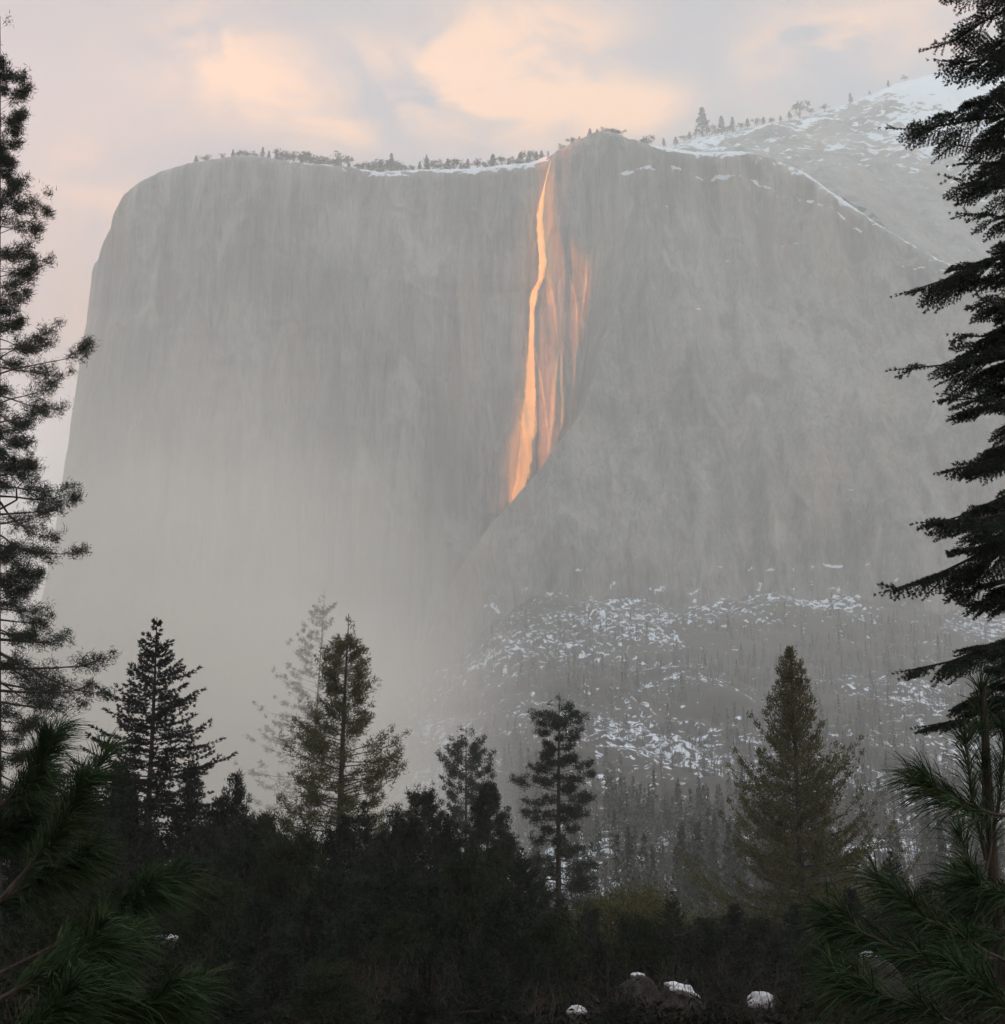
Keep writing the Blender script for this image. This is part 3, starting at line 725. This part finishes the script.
# young conifers crowding the bottom
fills = [  # px, top, Y, prototype, width, label
    (268, 838, 66, 'c', 1.2, 'below the open crowned fir'), (300, 872, 60, 'p', 1.1, 'below the open crowned fir'), (345, 850, 70, 'c', 1.3, 'below the open crowned fir'), (372, 880, 64, 'p', 1.1, 'below the open crowned fir'),
    (322, 915, 52, 'c', 1.2, 'below the open crowned fir'),
    (120, 800, 74, 'c', 1.3, 'below the spiky fir'), (150, 860, 62, 'c', 1.3, 'below the spiky fir'), (208, 850, 64, 'p', 1.2, 'below the spiky fir'), (180, 890, 56, 'c', 1.3, 'below the spiky fir'), (90, 835, 66, 'p', 1.2, 'below the spiky fir'), (236, 880, 58, 'c', 1.2, 'below the spiky fir'),
    (398, 842, 72, 'c', 1.2, 'below the rounded dark pine'), (418, 900, 58, 'p', 1.2, 'below the rounded dark pine'), (448, 862, 70, 'c', 1.2, 'below the rounded dark pine'), (390, 925, 50, 'c', 1.3, 'below the rounded dark pine'),
    (470, 890, 60, 'c', 1.3, 'below the slender dark pine'), (505, 862, 76, 'p', 1.0, 'below the slender dark pine'), (520, 925, 54, 'c', 1.4, 'below the slender dark pine'), (495, 945, 46, 'p', 1.2, 'below the slender dark pine'),
    (562, 935, 60, 'c', 1.3, 'at the foot of the layered pine'), (590, 905, 72, 'p', 1.0, 'at the foot of the layered pine'), (540, 960, 48, 'c', 1.3, 'at the foot of the layered pine'), 
    (650, 945, 56, 'c', 1.5, 'in front of the round oak'), (608, 960, 48, 'p', 1.2, 'in front of the round oak'), (690, 935, 62, 'c', 1.5, 'in front of the round oak'),
    (735, 905, 76, 'c', 1.5, 'at the foot of the broad cedar'), (775, 940, 60, 'c', 1.6, 'at the foot of the broad cedar'), (830, 925, 68, 'c', 1.6, 'at the foot of the broad cedar'), (815, 955, 52, 'p', 1.4, 'at the foot of the broad cedar'), (745, 960, 50, 'c', 1.5, 'at the foot of the broad cedar'),
    (880, 905, 70, 'p', 1.3, 'under the boughs at lower right'), (925, 880, 66, 'c', 1.5, 'under the boughs at lower right'), (965, 860, 60, 'p', 1.2, 'under the boughs at lower right'), (905, 950, 50, 'c', 1.5, 'under the boughs at lower right'), (995, 880, 56, 'c', 1.5, 'under the boughs at lower right'), (860, 965, 46, 'c', 1.4, 'under the boughs at lower right'),
    (130, 825, 58, 'c', 1.5, 'between the left pine and the spiky fir'), (80, 800, 70, 'c', 1.4, 'between the left pine and the spiky fir'), (45, 790, 74, 'p', 1.2, 'between the left pine and the spiky fir'),
    (255, 850, 60, 'p', 1.4, 'in the gap left of the open crowned fir'), (222, 832, 68, 'c', 1.4, 'in the gap left of the open crowned fir'), (285, 905, 50, 'c', 1.5, 'in the gap left of the open crowned fir'),
    (360, 900, 52, 'p', 1.5, 'in front of the open crowned fir'), (330, 870, 64, 'c', 1.6, 'in front of the open crowned fir'), (385, 870, 68, 'c', 1.4, 'in front of the open crowned fir'),
    (430, 930, 46, 'p', 1.4, 'in front of the rounded dark pine'), (460, 920, 52, 'c', 1.6, 'in front of the rounded dark pine'), (410, 860, 70, 'c', 1.5, 'in front of the rounded dark pine'),
    (176, 806, 60, 's', 1.0, 'pointed, just right of the spiky fir'), (264, 812, 62, 's', 1.0, 'pointed, at the left foot of the open crowned fir'), (398, 822, 64, 's', 1.0, 'pointed, beside the rounded dark pine'),
    (448, 812, 66, 's', 1.0, 'pointed, before the pale misty pine'), (522, 846, 62, 's', 1.0, 'pointed, beside the layered pine'), (118, 776, 70, 's', 1.0, 'pointed, left of the spiky fir'), (222, 796, 70, 's', 1.0, 'pointed, between the two dark cedars'), (365, 800, 74, 's', 1.0, 'pointed, at the right foot of the open crowned fir'), (890, 850, 80, 's', 1.0, 'pointed, right of the broad cedar'), (672, 890, 70, 's', 1.0, 'pointed, right of the round oak'),
    (710, 915, 66, 'p', 1.4, 'between the round oak and the broad cedar'), (665, 925, 72, 'c', 1.6, 'between the round oak and the broad cedar'), (690, 965, 46, 'c', 1.7, 'between the round oak and the broad cedar'),
    (625, 935, 64, 'c', 1.6, 'between the round oak and the broad cedar'), (560, 900, 80, 'c', 1.4, 'beside the trunk of the layered pine'), (535, 900, 74, 'p', 1.2, 'beside the trunk of the layered pine'),
    (795, 905, 74, 'c', 1.7, 'against the skirt of the broad cedar'), (850, 890, 80, 'c', 1.5, 'against the skirt of the broad cedar'), (760, 915, 66, 'p', 1.5, 'against the skirt of the broad cedar'),
    (30, 850, 64, 'c', 1.4, 'behind the near pine at lower left'), (60, 880, 54, 'c', 1.4, 'behind the near pine at lower left'), (5, 820, 70, 'p', 1.3, 'behind the near pine at lower left'),
    (100, 930, 46, 'c', 1.4, 'behind the near pine at lower left'), (150, 940, 44, 'p', 1.3, 'behind the near pine at lower left')]
ORD = ['leftmost', 'second', 'third', 'fourth', 'fifth', 'sixth']
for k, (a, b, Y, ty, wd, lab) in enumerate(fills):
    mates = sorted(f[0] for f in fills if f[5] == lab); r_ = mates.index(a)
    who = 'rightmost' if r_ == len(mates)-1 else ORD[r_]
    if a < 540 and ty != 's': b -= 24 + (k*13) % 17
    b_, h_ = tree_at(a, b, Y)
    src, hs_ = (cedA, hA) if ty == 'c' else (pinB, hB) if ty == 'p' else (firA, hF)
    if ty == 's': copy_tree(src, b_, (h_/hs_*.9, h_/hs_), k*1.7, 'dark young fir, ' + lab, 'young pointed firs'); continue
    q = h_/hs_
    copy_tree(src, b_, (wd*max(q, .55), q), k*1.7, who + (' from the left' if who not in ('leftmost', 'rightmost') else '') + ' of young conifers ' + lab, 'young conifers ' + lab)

# nearer young trees whose tops stand in front
nearA = nearB = None
nears = [(20, 905, 34, 'f'), (62, 930, 30, 'p'), (112, 870, 40, 'f'), (140, 905, 36, 'f'), (196, 868, 44, 'f'), (214, 905, 37, 'p'), (243, 860, 46, 'f'), (262, 925, 34, 'f'), (292, 868, 44, 'p'), (306, 915, 36, 'f'),
         (334, 890, 40, 'f'), (352, 935, 33, 'f'), (395, 880, 43, 'f'), (402, 940, 35, 'p'), (428, 905, 38, 'f'), (455, 935, 34, 'f'), (470, 888, 42, 'p'), (498, 915, 37, 'f'), (520, 950, 34, 'f'), (548, 925, 39, 'p'),
         (600, 945, 38, 'f'), (640, 925, 44, 'p'), (715, 935, 42, 'f'), (722, 980, 33, 'f'), (800, 950, 36, 'f'), (828, 915, 42, 'f'), (842, 960, 31, 'p'), (905, 915, 38, 'f'), (940, 945, 32, 'f'), (975, 900, 38, 'p'), (170, 965, 30, 'f'), (285, 965, 29, 'f'), (330, 985, 27, 'p'), (425, 975, 29, 'f'), (485, 975, 28, 'f'), (620, 1000, 27, 'f'), (230, 985, 27, 'f')]
zones = [(0, 100, 'in front of the left pine'), (100, 225, 'in front of the spiky fir'), (225, 300, 'left of the open crowned fir'), (300, 372, 'in front of the open crowned fir'), (372, 450, 'in front of the rounded dark pine'),
         (450, 530, 'in front of the slender dark pine'), (530, 660, 'in front of the round oak'), (660, 860, 'in front of the broad cedar'), (860, 1005, 'among the boughs at lower right')]
for k, (a, b, Y, ty) in enumerate(nears):
    zn = [z_ for z_ in zones if z_[0] <= a < z_[1]][0]
    mates = sorted(f[0] for f in nears if zn[0] <= f[0] < zn[1]); r_ = mates.index(a)
    who = 'rightmost' if r_ == len(mates)-1 else ORD[r_]
    lab = who + (' from the left' if who not in ('leftmost', 'rightmost') else '') + ' of the nearest low conifers ' + zn[2]
    if a < 540: b -= 14 + (k*11) % 13
    b_, h_ = tree_at(a, b, Y)
    if ty == 'f' and nearA is None:
        nearA = C('low_fir', lab, 'tree', b_, h_, 61, crown=.0, Lmax=1.7, prof=lambda t: (1-t)**.75*(.7+.3*abs(math.sin(t*61))), nbr=120, e0=-5, e1=50, sag=.02, tipup=.2, twig=.36, tw_n=12, style='fir', nl=.075, nw=.026, K=7, r0=.07, mat=M_LOW, sub=2, group='nearest low conifers', twigdroop=.1)
        hn = h_; continue
    if ty == 'p' and nearB is None:
        nearB = C('low_pine', lab, 'tree', b_, h_, 62, crown=.0, Lmax=1.6, prof=lambda t: (1-t)**.6*(.7+.3*abs(math.sin(t*47))), nbr=70, e0=5, e1=55, sag=.02, tipup=.2, twig=.36, tw_n=8, style='pine', nl=.14, nw=.016, K=26, r0=.07, mat=M_LOWP, sub=2, group='nearest low conifers')
        hm = h_; continue
    src, hs_ = (nearA, hn) if ty == 'f' else (nearB, hm)
    q = h_/hs_
    copy_tree(src, b_, (max(.75, min(1.5, q*(.85 + .3*((k*7) % 5)/5))), q), k*2.1, lab, 'nearest low conifers')

# undergrowth that nobody could count
rng = np.random.default_rng(77)
Vs = []
for k in range(2200):
    Y = 16 + 110*rng.uniform()**1.5; x = rng.uniform(-.42, .42)*Y
    g = gz(x, Y) if k % 1 == 0 else 0
    r = rng.uniform(.5, 1.6)*(1 + Y/80)
    if Y < 42: r = rng.uniform(.2, .55) + Y*.008
    n = 90
    A = np.array([x, Y, g + r*.35]) + unit(rng.normal(size=(n, 3)))*rng.uniform(.2, 1, (n, 1))**.5*r*np.array([1, 1, .75])
    Vs.append(leafquads(rng, A, .12*(1+Y/60), .08*(1+Y/60)))
for k in range(420):
    Y = rng.uniform(44, 66); x = rng.uniform(-.40, .40)*Y; g = gz(x, Y); r = rng.uniform(.7, 1.3); n = 320
    A = np.array([x, Y, g + r*.5]) + unit(rng.normal(size=(n, 3)))*rng.uniform(.05, 1, (n, 1))**.5*r*np.array([.9, .9, 1.05])*(1 + .35*rng.normal(size=(n, 1)).clip(-1, 1.6))
    Vs.append(leafquads(rng, A, .16, .07))
V_ = np.concatenate(Vs)
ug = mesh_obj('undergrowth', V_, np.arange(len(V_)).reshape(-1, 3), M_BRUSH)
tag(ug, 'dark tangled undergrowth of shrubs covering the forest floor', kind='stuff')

Vs = []
for k in range(520):
    Y = rng.uniform(27, 60); x = rng.uniform(-.38, .38)*Y; g = gz(x, Y); H = rng.uniform(.8, 2.3); n = 34
    b0 = np.array([x, Y, g]) + rng.normal(size=(n, 3))*np.array([.12, .12, 0])*H + np.array([0, 0, 1.])*(rng.uniform(0, .6, (n, 1))*H)
    d = unit(rng.normal(size=(n, 3))*.55 + np.array([0, 0, .8])); l = rng.uniform(.25, .6, (n, 1))*H
    sd_ = unit(np.cross(d, rng.normal(size=(n, 3))))*.007
    Vs.append(np.stack([b0 + sd_, b0 - sd_, b0 + d*l], 1).reshape(-1, 3))
V_ = np.concatenate(Vs); bb = mesh_obj('bare_brush', V_, np.arange(len(V_)).reshape(-1, 3), M_TWIG)
tag(bb, 'leafless twiggy brush standing among the low conifers', kind='stuff')

# bare winter woods and dark conifers on the talus
Vs = []; Vc = []
N = 15000
Yw_ = 300 + 1150*rng.uniform(size=N)**1.15; xw = rng.uniform(-.26, .42, N)*Yw_
ok = (fbm(xw/60, Yw_/60, 301, 3) > -.12) & (xw > -190*Yw_/1000)
xw, Yw_ = xw[ok], Yw_[ok]; zw = ground_z(xw, Yw_)
hw_ = 4 + 15*rng.uniform(0, 1, len(xw))**1.4; 
for k in range(len(xw)):
    o = np.array([xw[k], Yw_[k], zw[k]]); H = hw_[k]
    if rng.uniform() < ((.62 if fbm(np.array([xw[k]/45]), np.array([Yw_[k]/45]), 311, 2)[0] > 0 else .18) if Yw_[k] < 760 else .14):      # conifer
        n = 170; t = rng.uniform(0.05, 1, n); an = rng.uniform(0, 6.28, n); r = (1-t)*H*.27*rng.uniform(.3, 1, n)
        A = o + np.stack([np.cos(an)*r, np.sin(an)*r, t*H*1.35 - r*.25], 1)
        Vc.append(leafquads(rng, A, H*.10, H*.06))
        continue
    n = 26
    b0 = np.repeat(o[None], n, 0) + np.array([0, 0, 1.])*(rng.uniform(0, .75, (n, 1))*H); b0[0] = o
    d = unit(rng.normal(size=(n, 3))*.33 + np.array([0, 0, 1.])); l = rng.uniform(.25, .5, (n, 1))*H; l[0] = H; d[0] = unit(np.array([rng.normal()*.08, 0, 1.]))
    sd_ = unit(np.cross(d, rng.normal(size=(n, 3))))*H*.0055; sd_[0] *= 2.2
    Vs.append(np.stack([b0 + sd_, b0 - sd_, b0 + d*l], 1).reshape(-1, 3))
V_ = np.concatenate(Vs); fw = mesh_obj('bare_woods', V_, np.arange(len(V_)).reshape(-1, 3), M_BARE)
tag(fw, 'leafless grey brown woods covering the talus slope', kind='stuff')
V_ = np.concatenate(Vc); fc = mesh_obj('distant_conifers', V_, np.arange(len(V_)).reshape(-1, 3), M_PINE)
tag(fc, 'small dark conifers scattered through the woods on the talus', kind='stuff')

# ------------------------------------------------------------------ pines along the rim
def rim_proto(seed, kind):
    rng = np.random.default_rng(seed)
    H = 10.; V = []
    n = 260
    if kind == 0:      # pointed
        t = rng.uniform(.1, 1, n)**.9; an = rng.uniform(0, 6.28, n); r = (1-t)**.8*2.6*rng.uniform(.2, 1, n)
        A = np.stack([np.cos(an)*r, np.sin(an)*r, t*H - .3*r], 1)
    else:              # wind rounded
        cs = rng.normal(size=(9, 3))*np.array([1.5, 1.5, 1.2]) + np.array([0, 0, 6.2])
        A = cs[rng.integers(0, 9, n)] + rng.normal(size=(n, 3))*np.array([.9, .9, .55]); A[:, 2] = np.clip(A[:, 2], 1.5, H)
    V = leafquads(rng, A, 1.5, 1.1)
    tr, tf = tubes([(np.array([[0, 0, -2.], [.1, 0, 5], [0, 0, 9.3]]), np.array([.35, .25, .05]))], 3)
    tri = np.concatenate([tf[:, [0, 1, 2]], tf[:, [0, 2, 3]]])
    allv = np.concatenate([tr, V]); f_ = np.concatenate([tri, np.arange(len(V)).reshape(-1, 3) + len(tr)])
    return allv, f_
rim_meshes = [rim_proto(500 + k, k % 2) for k in range(6)]
rim_src = []
rng = np.random.default_rng(9)
def rim_tree(p, h, k, label, group=None, wide=1.0):
    while len(rim_src) <= k:
        a_, b_ = rim_meshes[len(rim_src)]
        o = mesh_obj('summit_pine', a_, b_, M_PINE); rim_src.append([o, False])
    o, used_ = rim_src[k]
    if used_: o = o.copy(); COL.objects.link(o)
    rim_src[k][1] = True
    o.location = tuple(p); s_ = h/10.; o.scale = (s_*wide, s_*wide, s_); o.rotation_euler = (0, 0, rng.uniform(0, 6))
    for kk in ('group',):
        if kk in o: del o[kk]
    tag(o, label, 'tree', group)
M = 1.25      # metres per pixel on the rim
gL = 'small pines along the cliff rim left of the waterfall'; lL = 'small dark pine on the snowy cliff rim left of the waterfall'
for px in [196, 205, 222, 231, 238, 244, 252, 262, 268, 276, 281, 287, 293, 300, 305, 311, 318, 323, 330, 336, 341, 349, 357, 362, 368, 373, 380, 386, 394, 399, 405, 412, 419, 427, 433, 440, 447, 455, 461, 468, 477, 486, 493, 502, 508, 514, 521, 527, 536, 541]:
    h = rng.uniform(9, 18)*M if px > 260 else rng.uniform(6, 10)*M
    sec = ('on the bare rounded shoulder at the far left of the rim' if px < 262 else 'on the left wall rim beside the rounded shoulder' if px < 345 else 'above the long snow ledge midway along the left rim' if px < 432 else
           'on the rim between the snow ledge and the waterfall' if px < 506 else 'crowding the rim just left of the waterfall head')
    rim_tree(rim_point(px, rng.uniform(1, 10)), h, int(rng.integers(0, 6)), 'small pine ' + sec, 'small pines ' + sec, float(rng.uniform(1.2, 2.0)))
rim_tree(rim_point(303, 8), 19*M, 1, 'widest of the small pines on the rim above the left wall of the cliff', wide=1.3)
rim_tree(rim_point(391, 12), 24*M, 0, 'pointed pine standing up from the rim midway along the left wall')
rim_tree(rim_point(426, 10), 20*M, 2, 'thin pine on the rim right of the snowy ledge, left of the waterfall')
rim_tree(rim_point(529, 6), 20*M, 3, 'round topped pine on the rim just left of the head of the waterfall', wide=1.2)
rim_tree(rim_point(549, 14), 10*M, 4, 'dark pine directly behind the head of the waterfall')
for px in [563, 572, 579, 590, 597, 604, 612, 618]:
    rim_tree(rim_point(px, rng.uniform(3, 10)), rng.uniform(6, 11)*M, int(rng.integers(0, 6)), 'small pine on the dark knob just right of the head of the waterfall', 'small pines on the knob right of the waterfall', 1.6)
rim_tree(rim_point(648, 22), 17*M, 1, 'wide topped pine on the snowy rim right of the dark knob', wide=1.3)
for px, h, k, lab in ((664, 9, 0, 'short pointed pine right of the wide topped one on the snowy rim'), (703, 30, 0, 'tallest pine on the snowy saddle where the mountain begins'), (722, 19, 2, 'second pine right of the tallest one on the saddle'),
                      (733, 15, 4, 'third and smallest pine of the row on the saddle'), (800, 17, 1, 'broad lone pine on the mountain skyline above the long snow line'), (851, 10, 4, 'thin lone pine high on the mountain skyline')):
    p = ridge_point(px); rim_tree(p, h*M*1.45, k, lab, wide=1.35)
for px in [676, 684, 690, 696, 710, 715, 728, 741, 748, 757, 764, 772, 781, 790, 811, 825, 870, 889, 905]:
    rim_tree(ridge_point(px), rng.uniform(8, 15)*M*(1 if px < 800 else .7), int(rng.integers(0, 6)), 'small pine on the mountain skyline right of the knob', 'small pines on the mountain skyline', 1.7)

# ------------------------------------------------------------------ near pines with long needles, partly out of frame
def bough_parts(rng, paths, K=230, nl=.19, nw=.0035, start=.35, droop=.35):
    """paths: list of (points, radius). returns wood segments and curved needle strips"""
    wood = []; Vq = []
    for pts, r, st in paths:
        pts = np.asarray(pts, float)
        kk = np.linspace(0, 1, len(pts)); k2 = np.linspace(0, 1, 14)
        pp = np.stack([np.interp(k2, kk, pts[:, i]) for i in range(3)], 1)
        pp[1:-1] = (pp[:-2] + pp[1:-1]*2 + pp[2:])/4
        wood.append((pp, np.linspace(r, r*.35, 14)))
        Ln = np.linalg.norm(np.diff(pp, axis=0), axis=1).sum()
        n = int(K*Ln*(1-st)*4)
        t = st + (1-st)*rng.uniform(0, 1, n)**.8
        t[:n//7] = rng.uniform(.96, 1, n//7)
        A = np.stack([np.interp(t, k2, pp[:, i]) for i in range(3)], 1)
        dd = unit(np.gradient(pp, axis=0)); D = unit(np.stack([np.interp(t, k2, dd[:, i]) for i in range(3)], 1))
        d = unit(D*1.15 + unit(rng.normal(size=(n, 3)))*.75)
        l = nl*rng.uniform(.65, 1.1, (n, 1))
        g = np.array([0, 0, -1.])*droop*l
        m1 = A + d*l*.5 + g*.2; m2 = A + d*l + g
        s_ = unit(np.cross(d, rng.normal(size=(n, 3))))*nw/2
        Vq.append(np.stack([A + s_, A - s_, m1 - s_, m1 + s_, m1 + s_, m1 - s_, m2 - s_*.3, m2 + s_*.3], 1).reshape(-1, 3))
    return wood, np.concatenate(Vq)
def near_pine(label, base, trunk, limbs, seed, K=230, nl=.19, nw=.0035, r0=.09):
    """limbs: list of lists of (points, radius, bare share); each limb with its shoots is a branch of its own"""
    rng = np.random.default_rng(seed)
    b = np.asarray(base, float)
    root = tag(empty('long_needled_pine', tuple(b)), label, 'tree')
    tv, tf = tubes([(np.asarray(trunk) - b, np.linspace(r0, .012, len(trunk)))] , 10); mesh_obj('trunk', tv, tf, M_BARK, root)
    for limb in limbs:
        wood, Vn = bough_parts(rng, [(np.asarray(p) - b, r, st) for p, r, st in limb], K, nl, nw)
        tv, tf = tubes(wood, 6); br = mesh_obj('branch', tv, tf, M_TWIG, root)
        mesh_obj('needles', Vn, np.arange(len(Vn)).reshape(-1, 4), M_NEAR, br)
    return root
def path(*q): return [P(a, b, Y) for a, b, Y in q]
def twigs_of(rng, main, n, ln, r=.004, up=.15):
    """side shoots along a limb"""
    main = np.asarray(main); out_ = []
    kk = np.linspace(0, 1, len(main))
    ax = unit(main[-1] - main[0])
    for i in range(n):
        t = .25 + .7*(i+.5)/n
        p = np.array([np.interp(t, kk, main[:, q]) for q in range(3)])
        sd_ = unit(np.cross(ax, np.array([0, 0, 1.])))*(1 if i % 2 else -1)
        d = unit(ax*.9 + sd_*.5*rng.uniform(.4, 1.2) + np.array([0, 0, rng.uniform(-.35, up)]))
        l = ln*rng.uniform(.6, 1.1)*(1.1-t*.5)
        out_.append(([p, p + d*l*.5, p + d*l + np.array([0, 0, .04])], r, .15))
    return out_
rng = np.random.default_rng(5)
Lp = []
tbL = P(-170, 900, 5.2)
for main in (path((-60, 960, 5.2), (20, 880, 5.2), (60, 825, 5.2), (84, 785, 5.2)), path((-90, 850, 5.6), (0, 810, 5.6), (28, 778, 5.6), (44, 742, 5.6)),
             path((-80, 1010, 5.0), (30, 960, 5.0), (110, 915, 4.9), (140, 892, 4.9)), path((-80, 1060, 4.6), (40, 1030, 4.6), (120, 1012, 4.6), (165, 1012, 4.6)),
             path((-90, 950, 5.4), (-10, 905, 5.4), (40, 880, 5.4), (70, 868, 5.4)), path((-90, 1040, 4.4), (0, 1000, 4.4), (60, 965, 4.4), (95, 955, 4.4)), path((-90, 900, 5.8), (-20, 850, 5.8), (15, 835, 5.8)),
             path((-80, 1100, 4.2), (0, 1060, 4.2), (50, 1020, 4.2))):
    rt = np.array([tbL[0], 5.2, main[0][2] - .12])
    Lp.append([([rt] + main, .014, .55)] + twigs_of(rng, main, 5, .22))
tb = P(-170, 900, 5.2)
near_pine('near pine with long drooping green needles in the lower left corner', (tb[0], 5.2, gz(tb[0], 5.2)), [(tb[0], 5.2, gz(tb[0], 5.2)-.2), (tb[0], 5.2, -.2), (tb[0]+.03, 5.25, 1.8)], Lp, 3, K=270, nl=.17, nw=.0032)
Rp = []
tbR = P(985, 800, 5.8)
for main in (path((1060, 800, 5.4), (1000, 818, 5.4), (960, 800, 5.4), (925, 775, 5.4)), path((1080, 985, 5.0), (1000, 960, 5.0), (940, 925, 5.0), (902, 896, 5.0)),
             path((1060, 1010, 4.8), (960, 985, 4.8), (880, 940, 4.8), (838, 925, 4.8)), path((1060, 1070, 4.6), (970, 1030, 4.6), (900, 1000, 4.6), (850, 990, 4.6)),
             path((1100, 900, 5.2), (1010, 900, 5.2), (975, 880, 5.2)), path((1100, 1060, 4.4), (1020, 1010, 4.4), (985, 985, 4.4)), path((1090, 930, 5.4), (1000, 930, 5.4), (950, 960, 5.4))):
    Rp.append([(main, .011, .40)] + twigs_of(rng, main, 4, .20))
tb = P(985, 800, 5.8); zt = P(982, 682, 5.8)
for main in (path((984, 830, 5.8), (983, 760, 5.8), (981, 690, 5.8)), path((986, 860, 5.75), (972, 800, 5.7), (966, 740, 5.7)), path((986, 870, 5.75), (1000, 800, 5.7), (1006, 730, 5.7)), path((986, 940, 5.75), (975, 880, 5.7), (960, 835, 5.7))):
    Rp.append([(main, .008, .05)])
near_pine('near young pine with long drooping green needles at the lower right', (tb[0], 5.8, gz(tb[0], 5.8)), [(tb[0]+.04, 5.8, gz(tb[0], 5.8)-.2), (tb[0]+.01, 5.8, 0), (zt[0], 5.8, zt[2])], Rp, 4, K=130, nl=.18, nw=.0032, r0=.032)

# ------------------------------------------------------------------ snow capped boulders among the trees
def boulder(label, px, py, Y, wpx, hpx, seed, tilt=0):
    c = P(px, py, Y); sc = Y/F
    a = wpx*sc*.5; h = hpx*sc
    nu, nv = 36, 22
    th = np.linspace(0, 2*math.pi, nu + 1); ph = np.linspace(0.001, math.pi - .001, nv)
    TT, PP = np.meshgrid(th, ph)
    sx, sy, sz = np.sin(PP)*np.cos(TT), np.sin(PP)*np.sin(TT), np.cos(PP)
    n_ = 1 + .30*fbm(sx*1.7 + 9, sy*1.7 + sz*1.3, seed, 4)
    g = gz(c[0], Y)
    ztop = c[2] + h*.5 - h*.35; hh = max(ztop - g + .25, .3)
    root = tag(empty('snowy_boulder', (c[0], Y, g)), label, 'boulder')
    F_ = grid_faces(nv, nu + 1)
    bx = np.sign(sz)*np.abs(sz)**.8
    V_ = np.stack([sx*n_*max(a*1.1, hh*.32)*(1 + .25*(1-sz)), sy*n_*max(a*1.1, hh*.32)*(1 + .25*(1-sz)), (bx*.5 + .5)*hh*n_**.5 - .25 + tilt*sx*a], -1)
    mesh_obj('rock', V_.reshape(-1, 3), F_, M_BOULDER, root, True)
    n2 = 1 + .55*fbm(sx*2.3 + 4, sy*2.3 + sz, seed+40, 4)
    V_ = np.stack([sx*n2*a, sy*n2*a, np.maximum(sz*n2, -.5 + .3*fbm(sx*3, sy*3, seed+9, 2))*h*.42 + (c[2] - g) - h*.05 + tilt*sx*a], -1)
    mesh_obj('snow_cap', V_.reshape(-1, 3), F_, M_SNOW, root, True)
for q in (('low snow capped boulder below the spiky fir in the dark trees', 166, 938, 42, 22, 9, 1), ('small round snow capped boulder below the open crowned fir', 371, 986, 40, 12, 12, 2), ('long snow capped boulder left of the blocky one at the bottom', 681, 990, 38, 34, 15, 3, -.3),
          ('blocky snow capped boulder at the bottom below the broad cedar', 761, 1001, 36, 28, 22, 4), ('snow capped boulder at the bottom edge left of the long one', 576, 1011, 36, 20, 12, 5), ('snow covered boulder seen through needles at the lower right', 874, 964, 34, 22, 26, 6, -.5),
          ('small snow capped boulder under the layered pine', 638, 975, 42, 12, 6, 7)):
    boulder(*q)

# ------------------------------------------------------------------ the air
def box(name, lo, hi, mat):
    v_ = np.array([(x, y, z) for x in (lo[0], hi[0]) for y in (lo[1], hi[1]) for z in (lo[2], hi[2])], float)
    f_ = np.array([(0, 1, 3, 2), (4, 6, 7, 5), (0, 4, 5, 1), (2, 3, 7, 6), (0, 2, 6, 4), (1, 5, 7, 3)])
    return mesh_obj(name, v_, f_, mat)
m_haze, t = new_mat('haze_air')
pv = t.n('ShaderNodeVolumePrincipled'); pv.inputs['Color'].default_value = (.958, .992, .985, 1)
pv.inputs['Density'].default_value = HAZE_DENS; pv.inputs['Anisotropy'].default_value = 0.0
o_ = t.n('ShaderNodeOutputMaterial'); t.l(pv.outputs[0], o_.inputs['Volume'])
haze = box('haze', (-2900, -2200, -62), (4200, 3560, 2080), m_haze)
tag(haze, 'pale even haze filling the valley', kind='stuff')

m_mist, t = new_mat('mist_air')
tcn = t.n('ShaderNodeTexCoord'); ob_ = tcn.outputs['Object']
ln = t.n('ShaderNodeVectorMath', operation='LENGTH'); t.l(ob_, ln.inputs[0])
g_ = t.n('ShaderNodeNewGeometry')
nz = t.noise(t.mapv(g_.outputs['Position'], (.012, .012, .03)), 1, 4, .55)
dn = t.math('MULTIPLY', t.sstep(ln.outputs['Value'], 1.0, .05), t.math('MULTIPLY_ADD', nz, 3.4, -.7, clamp=False))
dn = t.math('MULTIPLY', t.math('MAXIMUM', dn, 0.0), MIST_DENS)
pv = t.n('ShaderNodeVolumePrincipled'); pv.inputs['Color'].default_value = (1.0, .985, .935, 1)
t.l(dn, pv.inputs['Density'])
o_ = t.n('ShaderNodeOutputMaterial'); t.l(pv.outputs[0], o_.inputs['Volume'])
def mist_bank(loc, rad, label):
    import bmesh
    bm = bmesh.new(); bmesh.ops.create_icosphere(bm, subdivisions=3, radius=1)
    me = bpy.data.meshes.new('mist_bank'); bm.to_mesh(me); bm.free(); me.materials.append(m_mist)
    o = bpy.data.objects.new('mist_bank', me); COL.objects.link(o); o.location = loc; o.scale = rad
    return tag(o, label, kind='stuff')
mist_bank((-72, 350, 24), (92, 225, 105), 'pale mist bank hanging behind the nearest trees')
